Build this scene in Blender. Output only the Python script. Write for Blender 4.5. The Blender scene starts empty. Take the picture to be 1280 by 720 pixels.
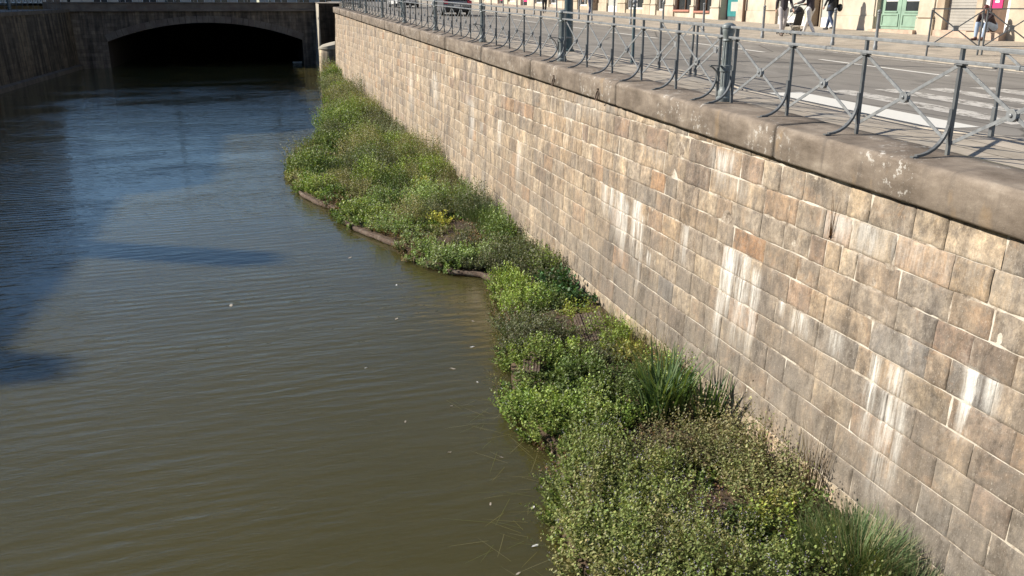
import bpy, bmesh, math, random
import numpy as np
from mathutils import Vector, Matrix

R = math.radians
SC = bpy.context.scene
COL = SC.collection
random.seed(7)
RNG = np.random.default_rng(11)

# ------------------------------------------------------------------ camera
cam_d = bpy.data.cameras.new('camera'); cam = bpy.data.objects.new('camera', cam_d); COL.objects.link(cam)
cam_d.sensor_width = 36.0; cam_d.lens = 36.0 * 1080 / 1280
cam.location = (0, 0, 0)
cam.rotation_euler = (R(90 - 17.956), 0, R(-15.835))
cam_d.clip_start = 0.05; cam_d.clip_end = 3000
SC.camera = cam
SC.render.resolution_x = 1024; SC.render.resolution_y = 576

# ------------------------------------------------------------------ light
SUN_EL, TRAVEL = 31.0, -28.0        # elevation; heading of the light's travel measured from +X
w = bpy.data.worlds.new('World'); SC.world = w; w.use_nodes = True
nt = w.node_tree; nt.nodes.clear()
sky = nt.nodes.new('ShaderNodeTexSky'); sky.sky_type = 'NISHITA'; sky.sun_disc = False
bg = nt.nodes.new('ShaderNodeBackground'); wo = nt.nodes.new('ShaderNodeOutputWorld')
bg.inputs[1].default_value = 0.078
nt.links.new(sky.outputs[0], bg.inputs[0]); nt.links.new(bg.outputs[0], wo.inputs[0])
az = R(TRAVEL)
trav = Vector((math.cos(az) * math.cos(R(SUN_EL)), math.sin(az) * math.cos(R(SUN_EL)), -math.sin(R(SUN_EL))))
sd = bpy.data.lights.new('sun', 'SUN'); sun = bpy.data.objects.new('sun', sd); COL.objects.link(sun)
sd.energy = 5.0; sd.angle = R(0.53); sd.color = (1.0, 0.93, 0.82)
sun.rotation_euler = trav.to_track_quat('-Z', 'Y').to_euler(); sun.location = (-30, 10, 40)
sky.sun_elevation = R(SUN_EL)
sky.sun_rotation = math.atan2(-trav.x, -trav.y)          # clockwise from +Y towards +X
sky.air_density = 1.0; sky.dust_density = 0.0; sky.ozone_density = 4.0; sky.altitude = 300
SC.view_settings.view_transform = 'Standard'; SC.view_settings.look = 'None'
SC.view_settings.gamma = 1.0; SC.view_settings.use_curve_mapping = False
SC.view_settings.exposure = 0.58

# ------------------------------------------------------------------ levels (metres, the camera's eye is 0)
SL = 0.0225
def zc(y): return -1.485 + SL * y                        # quay coping top
def zb(y): return -1.87 + SL * y                         # underside of the coping
def zroad(y, x=12.0): return zc(y) - 0.13 - (x - 7.8) * 0.0085
def drop(y): return -.10 * max(0.0, min(1.0, (y - 7.6) / 1.0, (14.2 - y) / 1.0))   # lowered kerb at the crossing
def zfar(y): return zc(y) - 0.10                         # far pavement
def zleft(y): return -0.97 + 0.0095 * y
WZ = -5.35                                               # water level
def wallx(z): return 5.8 + 0.05 * (z + 1.9)

# ------------------------------------------------------------------ helpers
def tag(o, label=None, cat=None, group=None, kind=None):
    if label: o['label'] = label
    if cat: o['category'] = cat
    if group: o['group'] = group
    if kind: o['kind'] = kind
    return o

def empty(name, loc=(0, 0, 0), rz=0.0, label=None, cat=None, group=None):
    o = bpy.data.objects.new(name, None); COL.objects.link(o)
    o.location = loc; o.rotation_euler = (0, 0, rz); o.empty_display_size = 0.2
    return tag(o, label, cat, group)

class MB:
    def __init__(s): s.v = []; s.f = []
    def add(s, vs, fs):
        n = len(s.v); s.v += [tuple(p) for p in vs]; s.f += [tuple(i + n for i in q) for q in fs]; return s
    def box(s, x0, x1, y0, y1, z0, z1, zf=None):
        P = [(x0, y0, z0), (x1, y0, z0), (x1, y1, z0), (x0, y1, z0), (x0, y0, z1), (x1, y0, z1), (x1, y1, z1), (x0, y1, z1)]
        if zf: P = [(a, b, c + zf(b)) for a, b, c in P]
        return s.add(P, [(0, 3, 2, 1), (4, 5, 6, 7), (0, 1, 5, 4), (1, 2, 6, 5), (2, 3, 7, 6), (3, 0, 4, 7)])
    def tube(s, pts, r, n=8, cap=True, sx=1.0):
        """swept round bar; r number or list"""
        pts = [Vector(p) for p in pts]; m = len(pts)
        rr = r if isinstance(r, (list, tuple)) else [r] * m
        base = len(s.v)
        up = None
        for i, p in enumerate(pts):
            t = (pts[min(i + 1, m - 1)] - pts[max(i - 1, 0)])
            if t.length < 1e-9: t = Vector((0, 0, 1))
            t.normalize()
            if up is None:
                up = Vector((0, 0, 1)) if abs(t.z) < .9 else Vector((0, 1, 0))
            a = t.cross(up)
            if a.length < 1e-5: a = t.cross(Vector((1, 0, 0)))
            a.normalize(); b = a.cross(t).normalized(); up = b
            for k in range(n):
                th = 2 * math.pi * (k + .5) / n
                s.v.append(tuple(p + a * (math.cos(th) * rr[i] * sx) + b * (math.sin(th) * rr[i])))
        for i in range(m - 1):
            for k in range(n):
                a0 = base + i * n + k; a1 = base + i * n + (k + 1) % n
                s.f.append((a0, a1, a1 + n, a0 + n))
        if cap:
            s.f.append(tuple(base + k for k in range(n))[::-1]); s.f.append(tuple(base + (m - 1) * n + k for k in range(n)))
        return s
    def bar(s, p, q, a, b=None, side=(1, 0, 0)):
        """square bar of width a (along side) and depth b"""
        b = b or a; p = Vector(p); q = Vector(q); t = (q - p).normalized(); sd_ = Vector(side)
        u = (sd_ - t * sd_.dot(t)).normalized() * (a / 2); v_ = t.cross(u).normalized() * (b / 2)
        P = [p - u - v_, p + u - v_, p + u + v_, p - u + v_, q - u - v_, q + u - v_, q + u + v_, q - u + v_]
        return s.add(P, [(0, 3, 2, 1), (4, 5, 6, 7), (0, 1, 5, 4), (1, 2, 6, 5), (2, 3, 7, 6), (3, 0, 4, 7)])
    def lathe(s, prof, c=(0, 0, 0), n=20):
        base = len(s.v)
        for r, z in prof:
            for k in range(n):
                th = 2 * math.pi * k / n; s.v.append((c[0] + r * math.cos(th), c[1] + r * math.sin(th), c[2] + z))
        for i in range(len(prof) - 1):
            for k in range(n):
                a = base + i * n + k; b = base + i * n + (k + 1) % n; s.f.append((a, b, b + n, a + n))
        s.f.append(tuple(base + k for k in range(n))[::-1]); s.f.append(tuple(base + (len(prof) - 1) * n + k for k in range(n)))
        return s
    def ball(s, c, r, n=10):
        rx, ry, rz = r if isinstance(r, (tuple, list)) else (r, r, r)
        base = len(s.v)
        for i in range(1, n):
            ph = math.pi * i / n
            for k in range(2 * n):
                th = math.pi * k / n
                s.v.append((c[0] + rx * math.sin(ph) * math.cos(th), c[1] + ry * math.sin(ph) * math.sin(th), c[2] + rz * math.cos(ph)))
        t = len(s.v); s.v.append((c[0], c[1], c[2] + rz)); s.v.append((c[0], c[1], c[2] - rz)); m = 2 * n
        for i in range(n - 2):
            for k in range(m):
                a = base + i * m + k; b = base + i * m + (k + 1) % m; s.f.append((a, a + m, b + m, b))
        for k in range(m):
            s.f.append((t, base + k, base + (k + 1) % m)); a = base + (n - 2) * m; s.f.append((t + 1, a + (k + 1) % m, a + k))
        return s
    def build(s, name, mat, parent=None, smooth=False, bevel=0):
        me = bpy.data.meshes.new(name); me.from_pydata(s.v, [], s.f); me.materials.append(mat)
        if smooth:
            me.polygons.foreach_set('use_smooth', [True] * len(me.polygons))
            try: me.set_sharp_from_angle(angle=R(40))
            except Exception: pass
        me.update()
        o = bpy.data.objects.new(name, me); COL.objects.link(o)
        if parent: o.parent = parent
        if bevel:
            bv = o.modifiers.new('bevel', 'BEVEL'); bv.width = bevel; bv.segments = 2; bv.limit_method = 'ANGLE'
        return o

def np_mesh(name, V, F, mat, parent=None, colors=None, attrs=None, smooth=False):
    """V (n,3), F (m,4) quads; colors (n,3) point colour attribute"""
    me = bpy.data.meshes.new(name); n = len(V); m = len(F); k = F.shape[1]
    me.vertices.add(n); me.vertices.foreach_set('co', np.ascontiguousarray(V, np.float32).ravel())
    me.loops.add(m * k); me.loops.foreach_set('vertex_index', np.ascontiguousarray(F, np.int32).ravel())
    me.polygons.add(m); me.polygons.foreach_set('loop_start', np.arange(0, m * k, k, dtype=np.int32))
    try: me.polygons.foreach_set('loop_total', np.full(m, k, dtype=np.int32))
    except Exception: pass
    me.materials.append(mat)
    if colors is not None:
        a = me.color_attributes.new('Col', 'FLOAT_COLOR', 'POINT')
        c4 = np.ones((n, 4), np.float32); c4[:, :3] = colors; a.data.foreach_set('color', c4.ravel())
    for an, av in (attrs or {}).items():
        a = me.attributes.new(an, 'FLOAT', 'POINT'); a.data.foreach_set('value', np.asarray(av, np.float32))
    if smooth: me.polygons.foreach_set('use_smooth', np.ones(m, bool))
    me.update(calc_edges=True); me.validate()
    o = bpy.data.objects.new(name, me); COL.objects.link(o)
    if parent: o.parent = parent
    return o

def copy_tree(o, parent=None):
    c = o.copy(); COL.objects.link(c)
    if parent: c.parent = parent
    for ch in [x for x in o.children]: copy_tree(ch, c)
    return c

# value noise for python-side variation
def vnoise(x, y, seed=0):
    x = np.asarray(x, float); y = np.asarray(y, float)
    xi = np.floor(x).astype(np.int64); yi = np.floor(y).astype(np.int64); xf = x - xi; yf = y - yi
    def h(a, b):
        n = (a * 374761393 + b * 668265263 + seed * 1442695041) & 0xffffffff
        n = ((n ^ (n >> 13)) * 1274126177) & 0xffffffff
        return ((n ^ (n >> 16)) & 0xffff) / 65535.0
    u = xf * xf * (3 - 2 * xf); v = yf * yf * (3 - 2 * yf)
    return (h(xi, yi) * (1 - u) + h(xi + 1, yi) * u) * (1 - v) + (h(xi, yi + 1) * (1 - u) + h(xi + 1, yi + 1) * u) * v

# ------------------------------------------------------------------ materials
class NT:
    def __init__(s, name, rough=.7, metal=0.0, spec=.5):
        s.m = bpy.data.materials.new(name); s.m.use_nodes = True; s.t = s.m.node_tree
        s.p = s.t.nodes['Principled BSDF']; s.out = s.t.nodes['Material Output']
        s.p.inputs['Roughness'].default_value = rough; s.p.inputs['Metallic'].default_value = metal
        s.p.inputs['Specular IOR Level'].default_value = spec
        s.co = s.t.nodes.new('ShaderNodeTexCoord').outputs['Object']
    def n(s, t, **kw):
        x = s.t.nodes.new(t)
        for k, v in kw.items(): setattr(x, k, v)
        return x
    def lk(s, a, b): s.t.links.new(a, b)
    def mapping(s, scale=(1, 1, 1), rot=(0, 0, 0), src=None):
        m = s.n('ShaderNodeMapping'); m.inputs['Scale'].default_value = scale; m.inputs['Rotation'].default_value = rot
        s.lk(src or s.co, m.inputs[0]); return m.outputs[0]
    def noise(s, scale, detail=4, rough=.55, vec=None, dist=0.0):
        x = s.n('ShaderNodeTexNoise'); x.inputs['Scale'].default_value = scale; x.inputs['Detail'].default_value = detail
        x.inputs['Roughness'].default_value = rough; x.inputs['Distortion'].default_value = dist
        s.lk(vec or s.co, x.inputs['Vector']); return x.outputs['Fac']
    def ramp(s, fac, stops, interp='LINEAR'):
        r = s.n('ShaderNodeValToRGB'); r.color_ramp.interpolation = interp
        e = r.color_ramp.elements
        while len(e) < len(stops): e.new(.5)
        for i, (p, c) in enumerate(stops):
            e[i].position = p; e[i].color = (c, c, c, 1) if isinstance(c, (int, float)) else (*c, 1)
        s.lk(fac, r.inputs[0]); return r.outputs[0]
    def mix(s, fac, a, b, mode='MIX'):
        x = s.n('ShaderNodeMix', data_type='RGBA', blend_type=mode)
        for sock, v in ((x.inputs[0], fac), (x.inputs[6], a), (x.inputs[7], b)):
            if hasattr(v, 'is_output'): s.lk(v, sock)
            elif isinstance(v, (int, float)): sock.default_value = v if sock.type == 'VALUE' else (v, v, v, 1)
            else: sock.default_value = (*v, 1)
        return x.outputs[2]
    def math(s, op, a, b=0.5, c=None):
        x = s.n('ShaderNodeMath', operation=op)
        for i, v in enumerate((a, b) if c is None else (a, b, c)):
            if hasattr(v, 'is_output'): s.lk(v, x.inputs[i])
            else: x.inputs[i].default_value = v
        return x.outputs[0]
    def attr(s, name): x = s.n('ShaderNodeAttribute', attribute_name=name); return x
    def color(s, c):
        if hasattr(c, 'is_output'): s.lk(c, s.p.inputs['Base Color'])
        else: s.p.inputs['Base Color'].default_value = (*c, 1)
        return s
    def bump(s, h, strength=.3, dist=.01):
        b = s.n('ShaderNodeBump'); b.inputs['Strength'].default_value = strength; b.inputs['Distance'].default_value = dist
        s.lk(h, b.inputs['Height']); s.lk(b.outputs[0], s.p.inputs['Normal']); return s

def mottled(name, c, var=.25, scale=3.0, rough=.75, metal=0.0, bump=.15, dist=.01, dirt=None):
    t = NT(name, rough, metal)
    f = t.noise(scale, 6, .6)
    lo = tuple(v * (1 - var) for v in c); hi = tuple(min(v * (1 + var), .9) for v in c)
    col = t.ramp(f, [(.3, lo), (.7, hi)])
    if dirt:
        d = t.ramp(t.noise(scale * .35, 5, .65), [(.52, 0.0), (.7, .7)])
        col = t.mix(d, col, dirt)
    t.color(col)
    if bump: t.bump(t.noise(scale * 8, 4), bump, dist)
    return t.m

def stone_wall_mat():
    t = NT('quay_stone', .85, spec=.3)
    c = t.attr('Col').outputs['Color']; st = t.attr('stain').outputs['Fac']; gr = t.attr('grime').outputs['Fac']
    n1 = t.noise(7, 7, .7)
    c = t.mix(1.0, c, t.ramp(n1, [(.28, (.50, .47, .44)), (.5, (.98, .96, .94)), (.72, (1.40, 1.36, 1.28))]), 'MULTIPLY')
    n0 = t.noise(17, 6, .75, t.mapping((1, 1, .7)))
    c = t.mix(1.0, c, t.ramp(n0, [(.34, (.52, .50, .48)), (.5, (1.0, 1.0, 1.0)), (.66, (1.4, 1.34, 1.26))]), 'MULTIPLY')
    bv = t.noise(1.0, 6, .62, t.mapping((1, 3.0, .38)), dist=.2)
    c = t.mix(1.0, c, t.ramp(bv, [(.36, (.46, .46, .48)), (.46, (.82, .81, .80)), (.56, (1.08, 1.05, 1.0)), (.68, (1.42, 1.33, 1.18))]), 'MULTIPLY')
    # iron / ochre blushes inside the blocks
    och = t.ramp(t.noise(2.2, 7, .7, dist=.6), [(.55, 0.0), (.66, .6)])
    c = t.mix(och, c, (.40, .235, .125))
    # broad weathering tones that run across the joints
    bt = t.noise(.8, 5, .6, t.mapping((1, 1.3, .7)))
    c = t.mix(.34, c, t.ramp(bt, [(.32, (.17, .15, .135)), (.45, (.31, .265, .215)), (.55, (.46, .36, .25)), (.68, (.52, .44, .34))]))
    # vertical rain streaks
    sv = t.mapping((1, 7, .8)); s1 = t.noise(1.6, 7, .72, sv)
    msk = t.ramp(t.noise(.9, 4, .6), [(.4, .15), (.62, 1.0)])
    c = t.mix(t.math('MULTIPLY', msk, t.ramp(s1, [(.45, 0.0), (.74, .55)])), c, (.13, .112, .095))
    sv2 = t.mapping((1, 10, 1.3)); s2 = t.noise(1.3, 6, .72, sv2, dist=.3)
    c = t.mix(t.ramp(s2, [(.56, 0.0), (.76, .42)]), c, (.54, .47, .37))
    blo = t.noise(4.5, 9, .8, dist=.3); c = t.mix(t.ramp(blo, [(.48, 0.0), (.62, .62)]), c, (.175, .15, .125)); c = t.mix(t.ramp(blo, [(.34, .35), (.46, 0.0)]), c, (.55, .48, .40))
    # grime towards the splash zone (a real tide line of silt)
    g = t.math('MULTIPLY', gr, t.ramp(t.noise(1.4, 5, .6, t.mapping((1, 2.2, .8))), [(.3, .35), (.65, 1.0)]))
    c = t.mix(g, c, (.20, .175, .145))
    md = t.noise(1.7, 9, .82, t.mapping((1, 1.6, .8)))
    c = t.mix(1.0, c, t.ramp(md, [(.40, (.62, .61, .60)), (.48, (.96, .96, .95)), (.56, (1.06, 1.05, 1.03)), (.62, (1.35, 1.30, 1.22))]), 'MULTIPLY')
    # small pecks: pale scratches and dark pits
    pk = t.noise(60, 3, .7, t.mapping((1, 1.3, .6)))
    c = t.mix(t.ramp(pk, [(.62, 0.0), (.70, .55)]), c, (.60, .55, .47))
    c = t.mix(t.ramp(pk, [(.28, .6), (.36, 0.0)]), c, (.07, .06, .05))
    c = t.mix(1.0, c, (1.0, 1.0, 1.02), 'MULTIPLY')
    # lime bloom
    wst = t.math('MULTIPLY', st, t.ramp(t.noise(1.5, 8, .78, t.mapping((1, 12, .9)), dist=.25), [(.40, .03), (.58, 1.25)]))
    wst = t.math('MINIMUM', wst, .95)
    c = t.mix(wst, c, (.74, .71, .65))
    t.color(c)
    hb = t.math('ADD', t.noise(22, 7, .7), t.math('MULTIPLY', pk, .4))
    t.bump(hb, .55, .02)
    return t.m

def mortar_mat():
    t = NT('mortar', .95, spec=.2)
    n = t.noise(5, 6, .65)
    t.color(t.ramp(t.noise(2.2, 7, .75), [(.36, (.10, .08, .06)), (.45, (.34, .28, .22)), (.52, (.56, .50, .41)), (.65, (.68, .63, .55))]))
    t.bump(t.noise(30, 5), .5, .015); return t.m

def coping_mat():
    t = NT('coping_granite', .85, spec=.3)
    c = t.ramp(t.noise(2.2, 8, .68, t.mapping((1, .7, 1.6))), [(.28, (.10, .078, .058)), (.45, (.19, .152, .118)), (.58, (.262, .214, .168)), (.72, (.38, .32, .255))])
    s = t.noise(1.6, 5, .65, t.mapping((1, 6, .8)))
    c = t.mix(t.ramp(s, [(.52, 0.0), (.72, .55)]), c, (.12, .10, .085))
    c = t.mix(t.ramp(t.noise(1.3, 4, .5, t.mapping((1, 2.5, 1))), [(.64, 0.0), (.73, .5)]), c, (.36, .25, .14))
    lich = t.math('MULTIPLY', t.ramp(t.noise(11, 6, .75), [(.56, 0.0), (.62, 1.0)]), t.ramp(t.noise(1.3, 3, .5), [(.48, 0.0), (.58, .9)]))
    c = t.mix(lich, c, (.55, .52, .47))
    pk = t.noise(120, 2, .7)
    c = t.mix(t.ramp(pk, [(.64, 0.0), (.72, .5)]), c, (.5, .46, .4))
    c = t.mix(t.ramp(pk, [(.27, .5), (.35, 0.0)]), c, (.06, .05, .045))
    t.color(c); t.bump(t.noise(30, 6, .7), .4, .012); return t.m

def water_mat():
    t = NT('river_water', .06, spec=.5)
    t.p.inputs['IOR'].default_value = 1.333
    t.color(t.ramp(t.noise(.25, 3, .5), [(.3, (.059, .052, .018)), (.7, (.072, .063, .025))]))
    # ripples: long crests lying across the canal
    warp = t.noise(.35, 2, .5)
    a = t.mapping((1.0, 3.6, 1), (0, 0, R(-7)))
    n1 = t.noise(1.25, 3, .45, a, dist=.35)
    b = t.mapping((1.3, 3.4, 1), (0, 0, R(14)))
    n2 = t.noise(2.9, 3, .5, b, dist=.2)
    c = t.noise(.5, 2, .5)
    wv = t.n('ShaderNodeTexWave', wave_type='BANDS', bands_direction='Y', wave_profile='SIN')
    wv.inputs['Scale'].default_value = .95; wv.inputs['Distortion'].default_value = 5.5
    wv.inputs['Detail'].default_value = 2; wv.inputs['Detail Scale'].default_value = .55
    t.lk(t.mapping((.55, 1.15, 1), (0, 0, R(-9))), wv.inputs['Vector'])
    h = t.math('ADD', t.math('MULTIPLY', n1, .9), t.math('MULTIPLY', n2, .45))
    h = t.math('ADD', h, t.math('MULTIPLY', t.math('MULTIPLY', wv.outputs['Fac'], t.ramp(c, [(.4, .1), (.65, .55)])), .5))
    t.p.inputs['Subsurface Weight'].default_value = 1.0
    setattr(t.p, 'subsurface_method', 'BURLEY')
    t.p.inputs['Subsurface Radius'].default_value = (1.0, .8, .5); t.p.inputs['Subsurface Scale'].default_value = .45
    h = t.math('MULTIPLY', h, t.ramp(t.noise(.16, 3, .55, t.mapping((1, 1.6, 1))), [(.36, .5), (.62, 1.35)]))
    t.bump(h, 1.0, .018)
    return t.m

def leaf_mat(name, rough=.5, tr=.3):
    t = NT(name, rough, spec=.22)
    c = t.attr('Col').outputs['Color']
    t.lk(c, t.p.inputs['Base Color'])
    tl = t.n('ShaderNodeBsdfTranslucent'); t.lk(t.mix(1.0, c, (1.15, 1.2, .5), 'MULTIPLY'), tl.inputs[0])
    mx = t.n('ShaderNodeMixShader'); mx.inputs[0].default_value = tr
    t.lk(t.p.outputs[0], mx.inputs[1]); t.lk(tl.outputs[0], mx.inputs[2]); t.lk(mx.outputs[0], t.out.inputs[0])
    return t.m

def asphalt_mat():
    t = NT('asphalt', .9, spec=.3)
    c = t.ramp(t.noise(.7, 6, .6, t.mapping((1.6, .5, 1))), [(.3, (.22, .20, .175)), (.7, (.33, .305, .27))])
    c = t.mix(t.ramp(t.noise(160, 2, .6), [(.35, .35), (.65, 0.0)]), c, (.05, .05, .05))
    c = t.mix(t.ramp(t.noise(.5, 5, .7, t.mapping((1.5, .6, 1))), [(.52, 0.0), (.56, .38)]), c, (.13, .122, .11))
    vo = t.n('ShaderNodeTexVoronoi', feature='DISTANCE_TO_EDGE'); vo.inputs['Scale'].default_value = .32; t.lk(t.mapping((1, .6, 1)), vo.inputs['Vector'])
    c = t.mix(t.ramp(vo.outputs[0], [(.003, .75), (.010, 0.0)]), c, (.06, .055, .05))
    t.color(c); t.bump(t.noise(140, 3), .3, .006); return t.m

def paving_mat():
    t = NT('granite_paving', .85, spec=.3)
    br = t.n('ShaderNodeTexBrick'); t.lk(t.mapping((1, 1, 1), (0, 0, R(90))), br.inputs['Vector'])
    br.inputs['Scale'].default_value = 1.0; br.inputs['Brick Width'].default_value = .95; br.inputs['Row Height'].default_value = .42
    br.inputs['Mortar Size'].default_value = .010; br.inputs['Color1'].default_value = (.38, .33, .265, 1)
    br.inputs['Color2'].default_value = (.46, .40, .325, 1); br.inputs['Mortar'].default_value = (.10, .085, .07, 1)
    c = t.mix(1.0, br.outputs['Color'], t.ramp(t.noise(3, 7, .7), [(.3, (.75, .75, .75)), (.7, (1.2, 1.2, 1.2))]), 'MULTIPLY')
    c = t.mix(t.ramp(t.noise(.9, 5, .6), [(.55, 0.0), (.7, .5)]), c, (.22, .23, .23))
    t.color(c); t.bump(t.noise(60, 4), .2, .005); return t.m

def paint_mat(name='road_paint', c=(.72, .70, .64), wear=.5):
    t = NT(name, .7)
    k = t.ramp(t.noise(9, 7, .75, t.mapping((1, .5, 1))), [(wear - .06, 0.0), (wear + .03, 1.0)])
    t.color(t.mix(k, (.17, .155, .135), c)); return t.m

M = {}
M['stone'] = stone_wall_mat(); M['mortar'] = mortar_mat(); M['coping'] = coping_mat(); M['water'] = water_mat()
M['leaf'] = leaf_mat('leaf_green', .5, .25); M['blade'] = leaf_mat('grass_blade', .45, .25); M['petal'] = leaf_mat('petal', .6, .2)
M['asphalt'] = asphalt_mat(); M['paving'] = paving_mat()
M['paint'] = paint_mat('road_paint', wear=.30); M['paint_worn'] = paint_mat('road_paint_worn', (.56, .53, .48), .485)
M['rail'] = mottled('railing_paint', (.215, .226, .232), .3, 14, .45, 0.0, .2, .002, dirt=(.30, .30, .28))
M['rail_dark'] = mottled('cast_iron_paint', (.115, .122, .126), .25, 12, .4, 0.0, .2, .003, dirt=(.2, .21, .2))
M['lamp_paint'] = mottled('lamp_post_paint', (.06, .095, .105), .2, 6, .38, 0, .1, .002)
M['kerb'] = mottled('kerb_granite', (.42, .37, .30), .25, 5, .85, 0, .3)
M['soil'] = mottled('bed_soil', (.075, .05, .03), .45, 9, .95, 0, .6, .03, dirt=(.14, .085, .05))
M['coir'] = mottled('coir_edge', (.13, .09, .065), .5, 22, .95, 0, .8, .02, dirt=(.30, .26, .20))
M['shade_stone'] = mottled('shaded_quay_stone', (.09, .08, .062), .45, 1.3, .9, 0, .4, .03, dirt=(.07, .065, .055))  # mottled stone, base darkened so the shade on these faces sits in the colour
M['bridge_stone'] = mottled('bridge_stone', (.16, .14, .12), .35, 1.1, .9, 0, .4, .03, dirt=(.12, .085, .07))
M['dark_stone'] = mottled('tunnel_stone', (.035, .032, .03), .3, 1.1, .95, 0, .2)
M['ground'] = mottled('city_ground', (.22, .20, .17), .2, .3, .9, 0, .1)
M['facade'] = mottled('cut_limestone', (.50, .42, .31), .22, 1.8, .85, 0, .2, .01, dirt=(.34, .24, .16))
M['facade2'] = mottled('pale_render', (.56, .49, .385), .2, 1.4, .85, 0, .1, .01, dirt=(.38, .28, .19))
M['facade_left'] = mottled('grey_render', (.42, .39, .34), .15, .8, .85, 0, .1)
M['plinth'] = mottled('pink_granite_plinth', (.50, .37, .28), .25, 4, .85, 0, .2)
M['roof'] = mottled('slate_roof', (.075, .08, .09), .25, 3, .6, 0, .3)
M['glass'] = mottled('window_glass', (.035, .04, .042), .3, 1.5, .12, 0, 0)
M['green_door'] = mottled('green_door_paint', (.25, .37, .28), .13, 3, .5, 0, .05, .002, dirt=(.16, .26, .21))
M['grey_panel'] = mottled('grey_shutter', (.36, .34, .30), .12, 2, .6, 0, .05)
M['pale_panel'] = mottled('pale_shop_paint', (.46, .47, .42), .08, 2, .55, 0, .05)
M['white'] = mottled('white_paint', (.78, .77, .74), .06, 4, .5, 0, .03, .002)
M['teal'] = mottled('teal_paint', (.03, .22, .22), .2, 3, .5, 0, 0)
M['turq'] = mottled('turquoise_paint', (.25, .68, .68), .05, 3, .5, 0, 0)
M['pink'] = mottled('pink_poster', (.72, .03, .17), .08, 3, .5, 0, 0)
M['brown'] = mottled('brown_wood', (.13, .075, .045), .25, 5, .6, 0, .1)
M['terracotta'] = mottled('terracotta_sill', (.48, .21, .15), .2, 4, .8, 0, .1)
M['black'] = mottled('black_plastic', (.02, .02, .022), .2, 6, .5, 0, .05)
M['rubber'] = mottled('rubber', (.022, .022, .022), .2, 20, .85, 0, .1)
M['iron'] = mottled('rusty_iron', (.10, .065, .045), .4, 30, .8, .3, .3, .004)
M['concrete'] = mottled('pale_concrete', (.42, .38, .31), .2, 2, .9, 0, .2)

# ================================================================== SETTING
# water
mb = MB(); mb.add([(-60, -60, WZ), (5.9, -60, WZ), (5.9, 145, WZ), (-60, 145, WZ)], [(0, 1, 2, 3)])
o = mb.build('water', M['water']); tag(o, kind='structure')

# distant ground, round the canal
mb = MB()
def sheet(x0, x1, y0, y1, zf, off=0.0, n=8):
    ys = np.linspace(y0, y1, n + 1); V = []; F = []
    for y in ys: V += [(x0, y, zf(y) + off), (x1, y, zf(y) + off)]
    for i in range(n): F.append((2 * i, 2 * i + 1, 2 * i + 3, 2 * i + 2))
    mb.add(V, F)
def zfl(y): return min(zc(y), .62) - .35
sheet(22.9, 900, -300, 95, zfl, 0, 20); sheet(-900, 900, 150, 1500, lambda y: .27, 0, 4)
sheet(7.0, 900, 95, 150, lambda y: .27, 0, 4); sheet(-900, -18, 95, 150, lambda y: .27, 0, 4)
sheet(-900, -30, -300, 95, zleft, -.2, 6)
tag(mb.build('ground', M['ground']), kind='structure')

# right-hand street: pavement, road, far pavement
mb = MB(); sheet(7.75, 16.06, -40, 104, zroad, 0, 40); mb.v = [(x, y, zroad(y, x)) for x, y, z in mb.v]; tag(mb.build('road', M['asphalt']), kind='structure')
mb = MB()
def slab(x0, x1, off0, off1, y0, y1, n=30):
    ys = np.linspace(y0, y1, n + 1); V = []; F = []
    for y in ys: V += [(x0, y, zc(y) + off0), (x1, y, zc(y) + off1)]
    for i in range(n): F.append((2 * i, 2 * i + 1, 2 * i + 3, 2 * i + 2))
    mb.add(V, F)
ys = np.r_[np.linspace(-40, 7, 12), np.arange(7.2, 14.8, .4), np.linspace(15, 69.98, 20)]; V = []; F = []
for y in ys: V += [(6.425, y, zc(y) - .006), (7.0, y, zc(y) - .008 + drop(y) * .25), (7.73, y, zc(y) - .012 + drop(y))]
for i in range(len(ys) - 1):
    for j in (0, 1): a = 3 * i + j; F.append((a, a + 1, a + 4, a + 3))
mb.add(V, F)
slab(7.65, 7.73, -.010, -.012, 69.98, 85.5, 4); slab(5.6, 7.73, 0, -.012, 85.5, 90, 2)
tag(mb.build('pavement', M['paving']), kind='structure')
mb = MB(); slab(16.22, 23.3, -.10, -.03, -40, 104); tag(mb.build('far_pavement', M['paving']), kind='structure')
mb = MB()
def kerbrun(x0, x1, off, y0, y1, n, zf=zc):
    L = (y1 - y0) / n
    for i in range(n): mb.box(x0, x1, y0 + i * L + .005, y0 + (i + 1) * L - .005, off - .25, off, zf)
kerbrun(7.731, 7.89, -.008, -40, 90, 130, lambda y: zc(y) + drop(y)); kerbrun(16.05, 16.22, -.096, -40, 104, 130)
tag(mb.build('kerb', M['kerb'], bevel=.01), kind='structure')

# road markings
def marking(name, rects, mat, off=.004):
    mb = MB()
    for (x0, x1, y0, y1) in rects:
        mb.add([(x0, y0, zroad(y0, x0) + off), (x1, y0, zroad(y0, x1) + off), (x1, y1, zroad(y1, x1) + off), (x0, y1, zroad(y1, x0) + off)], [(0, 1, 2, 3)])
    tag(mb.build(name, mat), kind='structure')
marking('zebra_crossing', [(8.0, 8.62, 8.9, 12.8)], M['paint'])
marking('worn_zebra_crossing', [(x, x + .5, 9.0, 13.0) for x in (9.2, 10.2, 11.2, 12.2, 14.2)], M['paint_worn'])
marking('centre_line', [(13.45, 13.6, y, y + 4.4) for y in np.arange(15, 95, 7.0)], M['paint'])
marking('edge_line', [(15.55, 15.66, y, y + 6.4) for y in np.arange(14, 95, 6.6)], M['paint_worn'])

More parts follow.
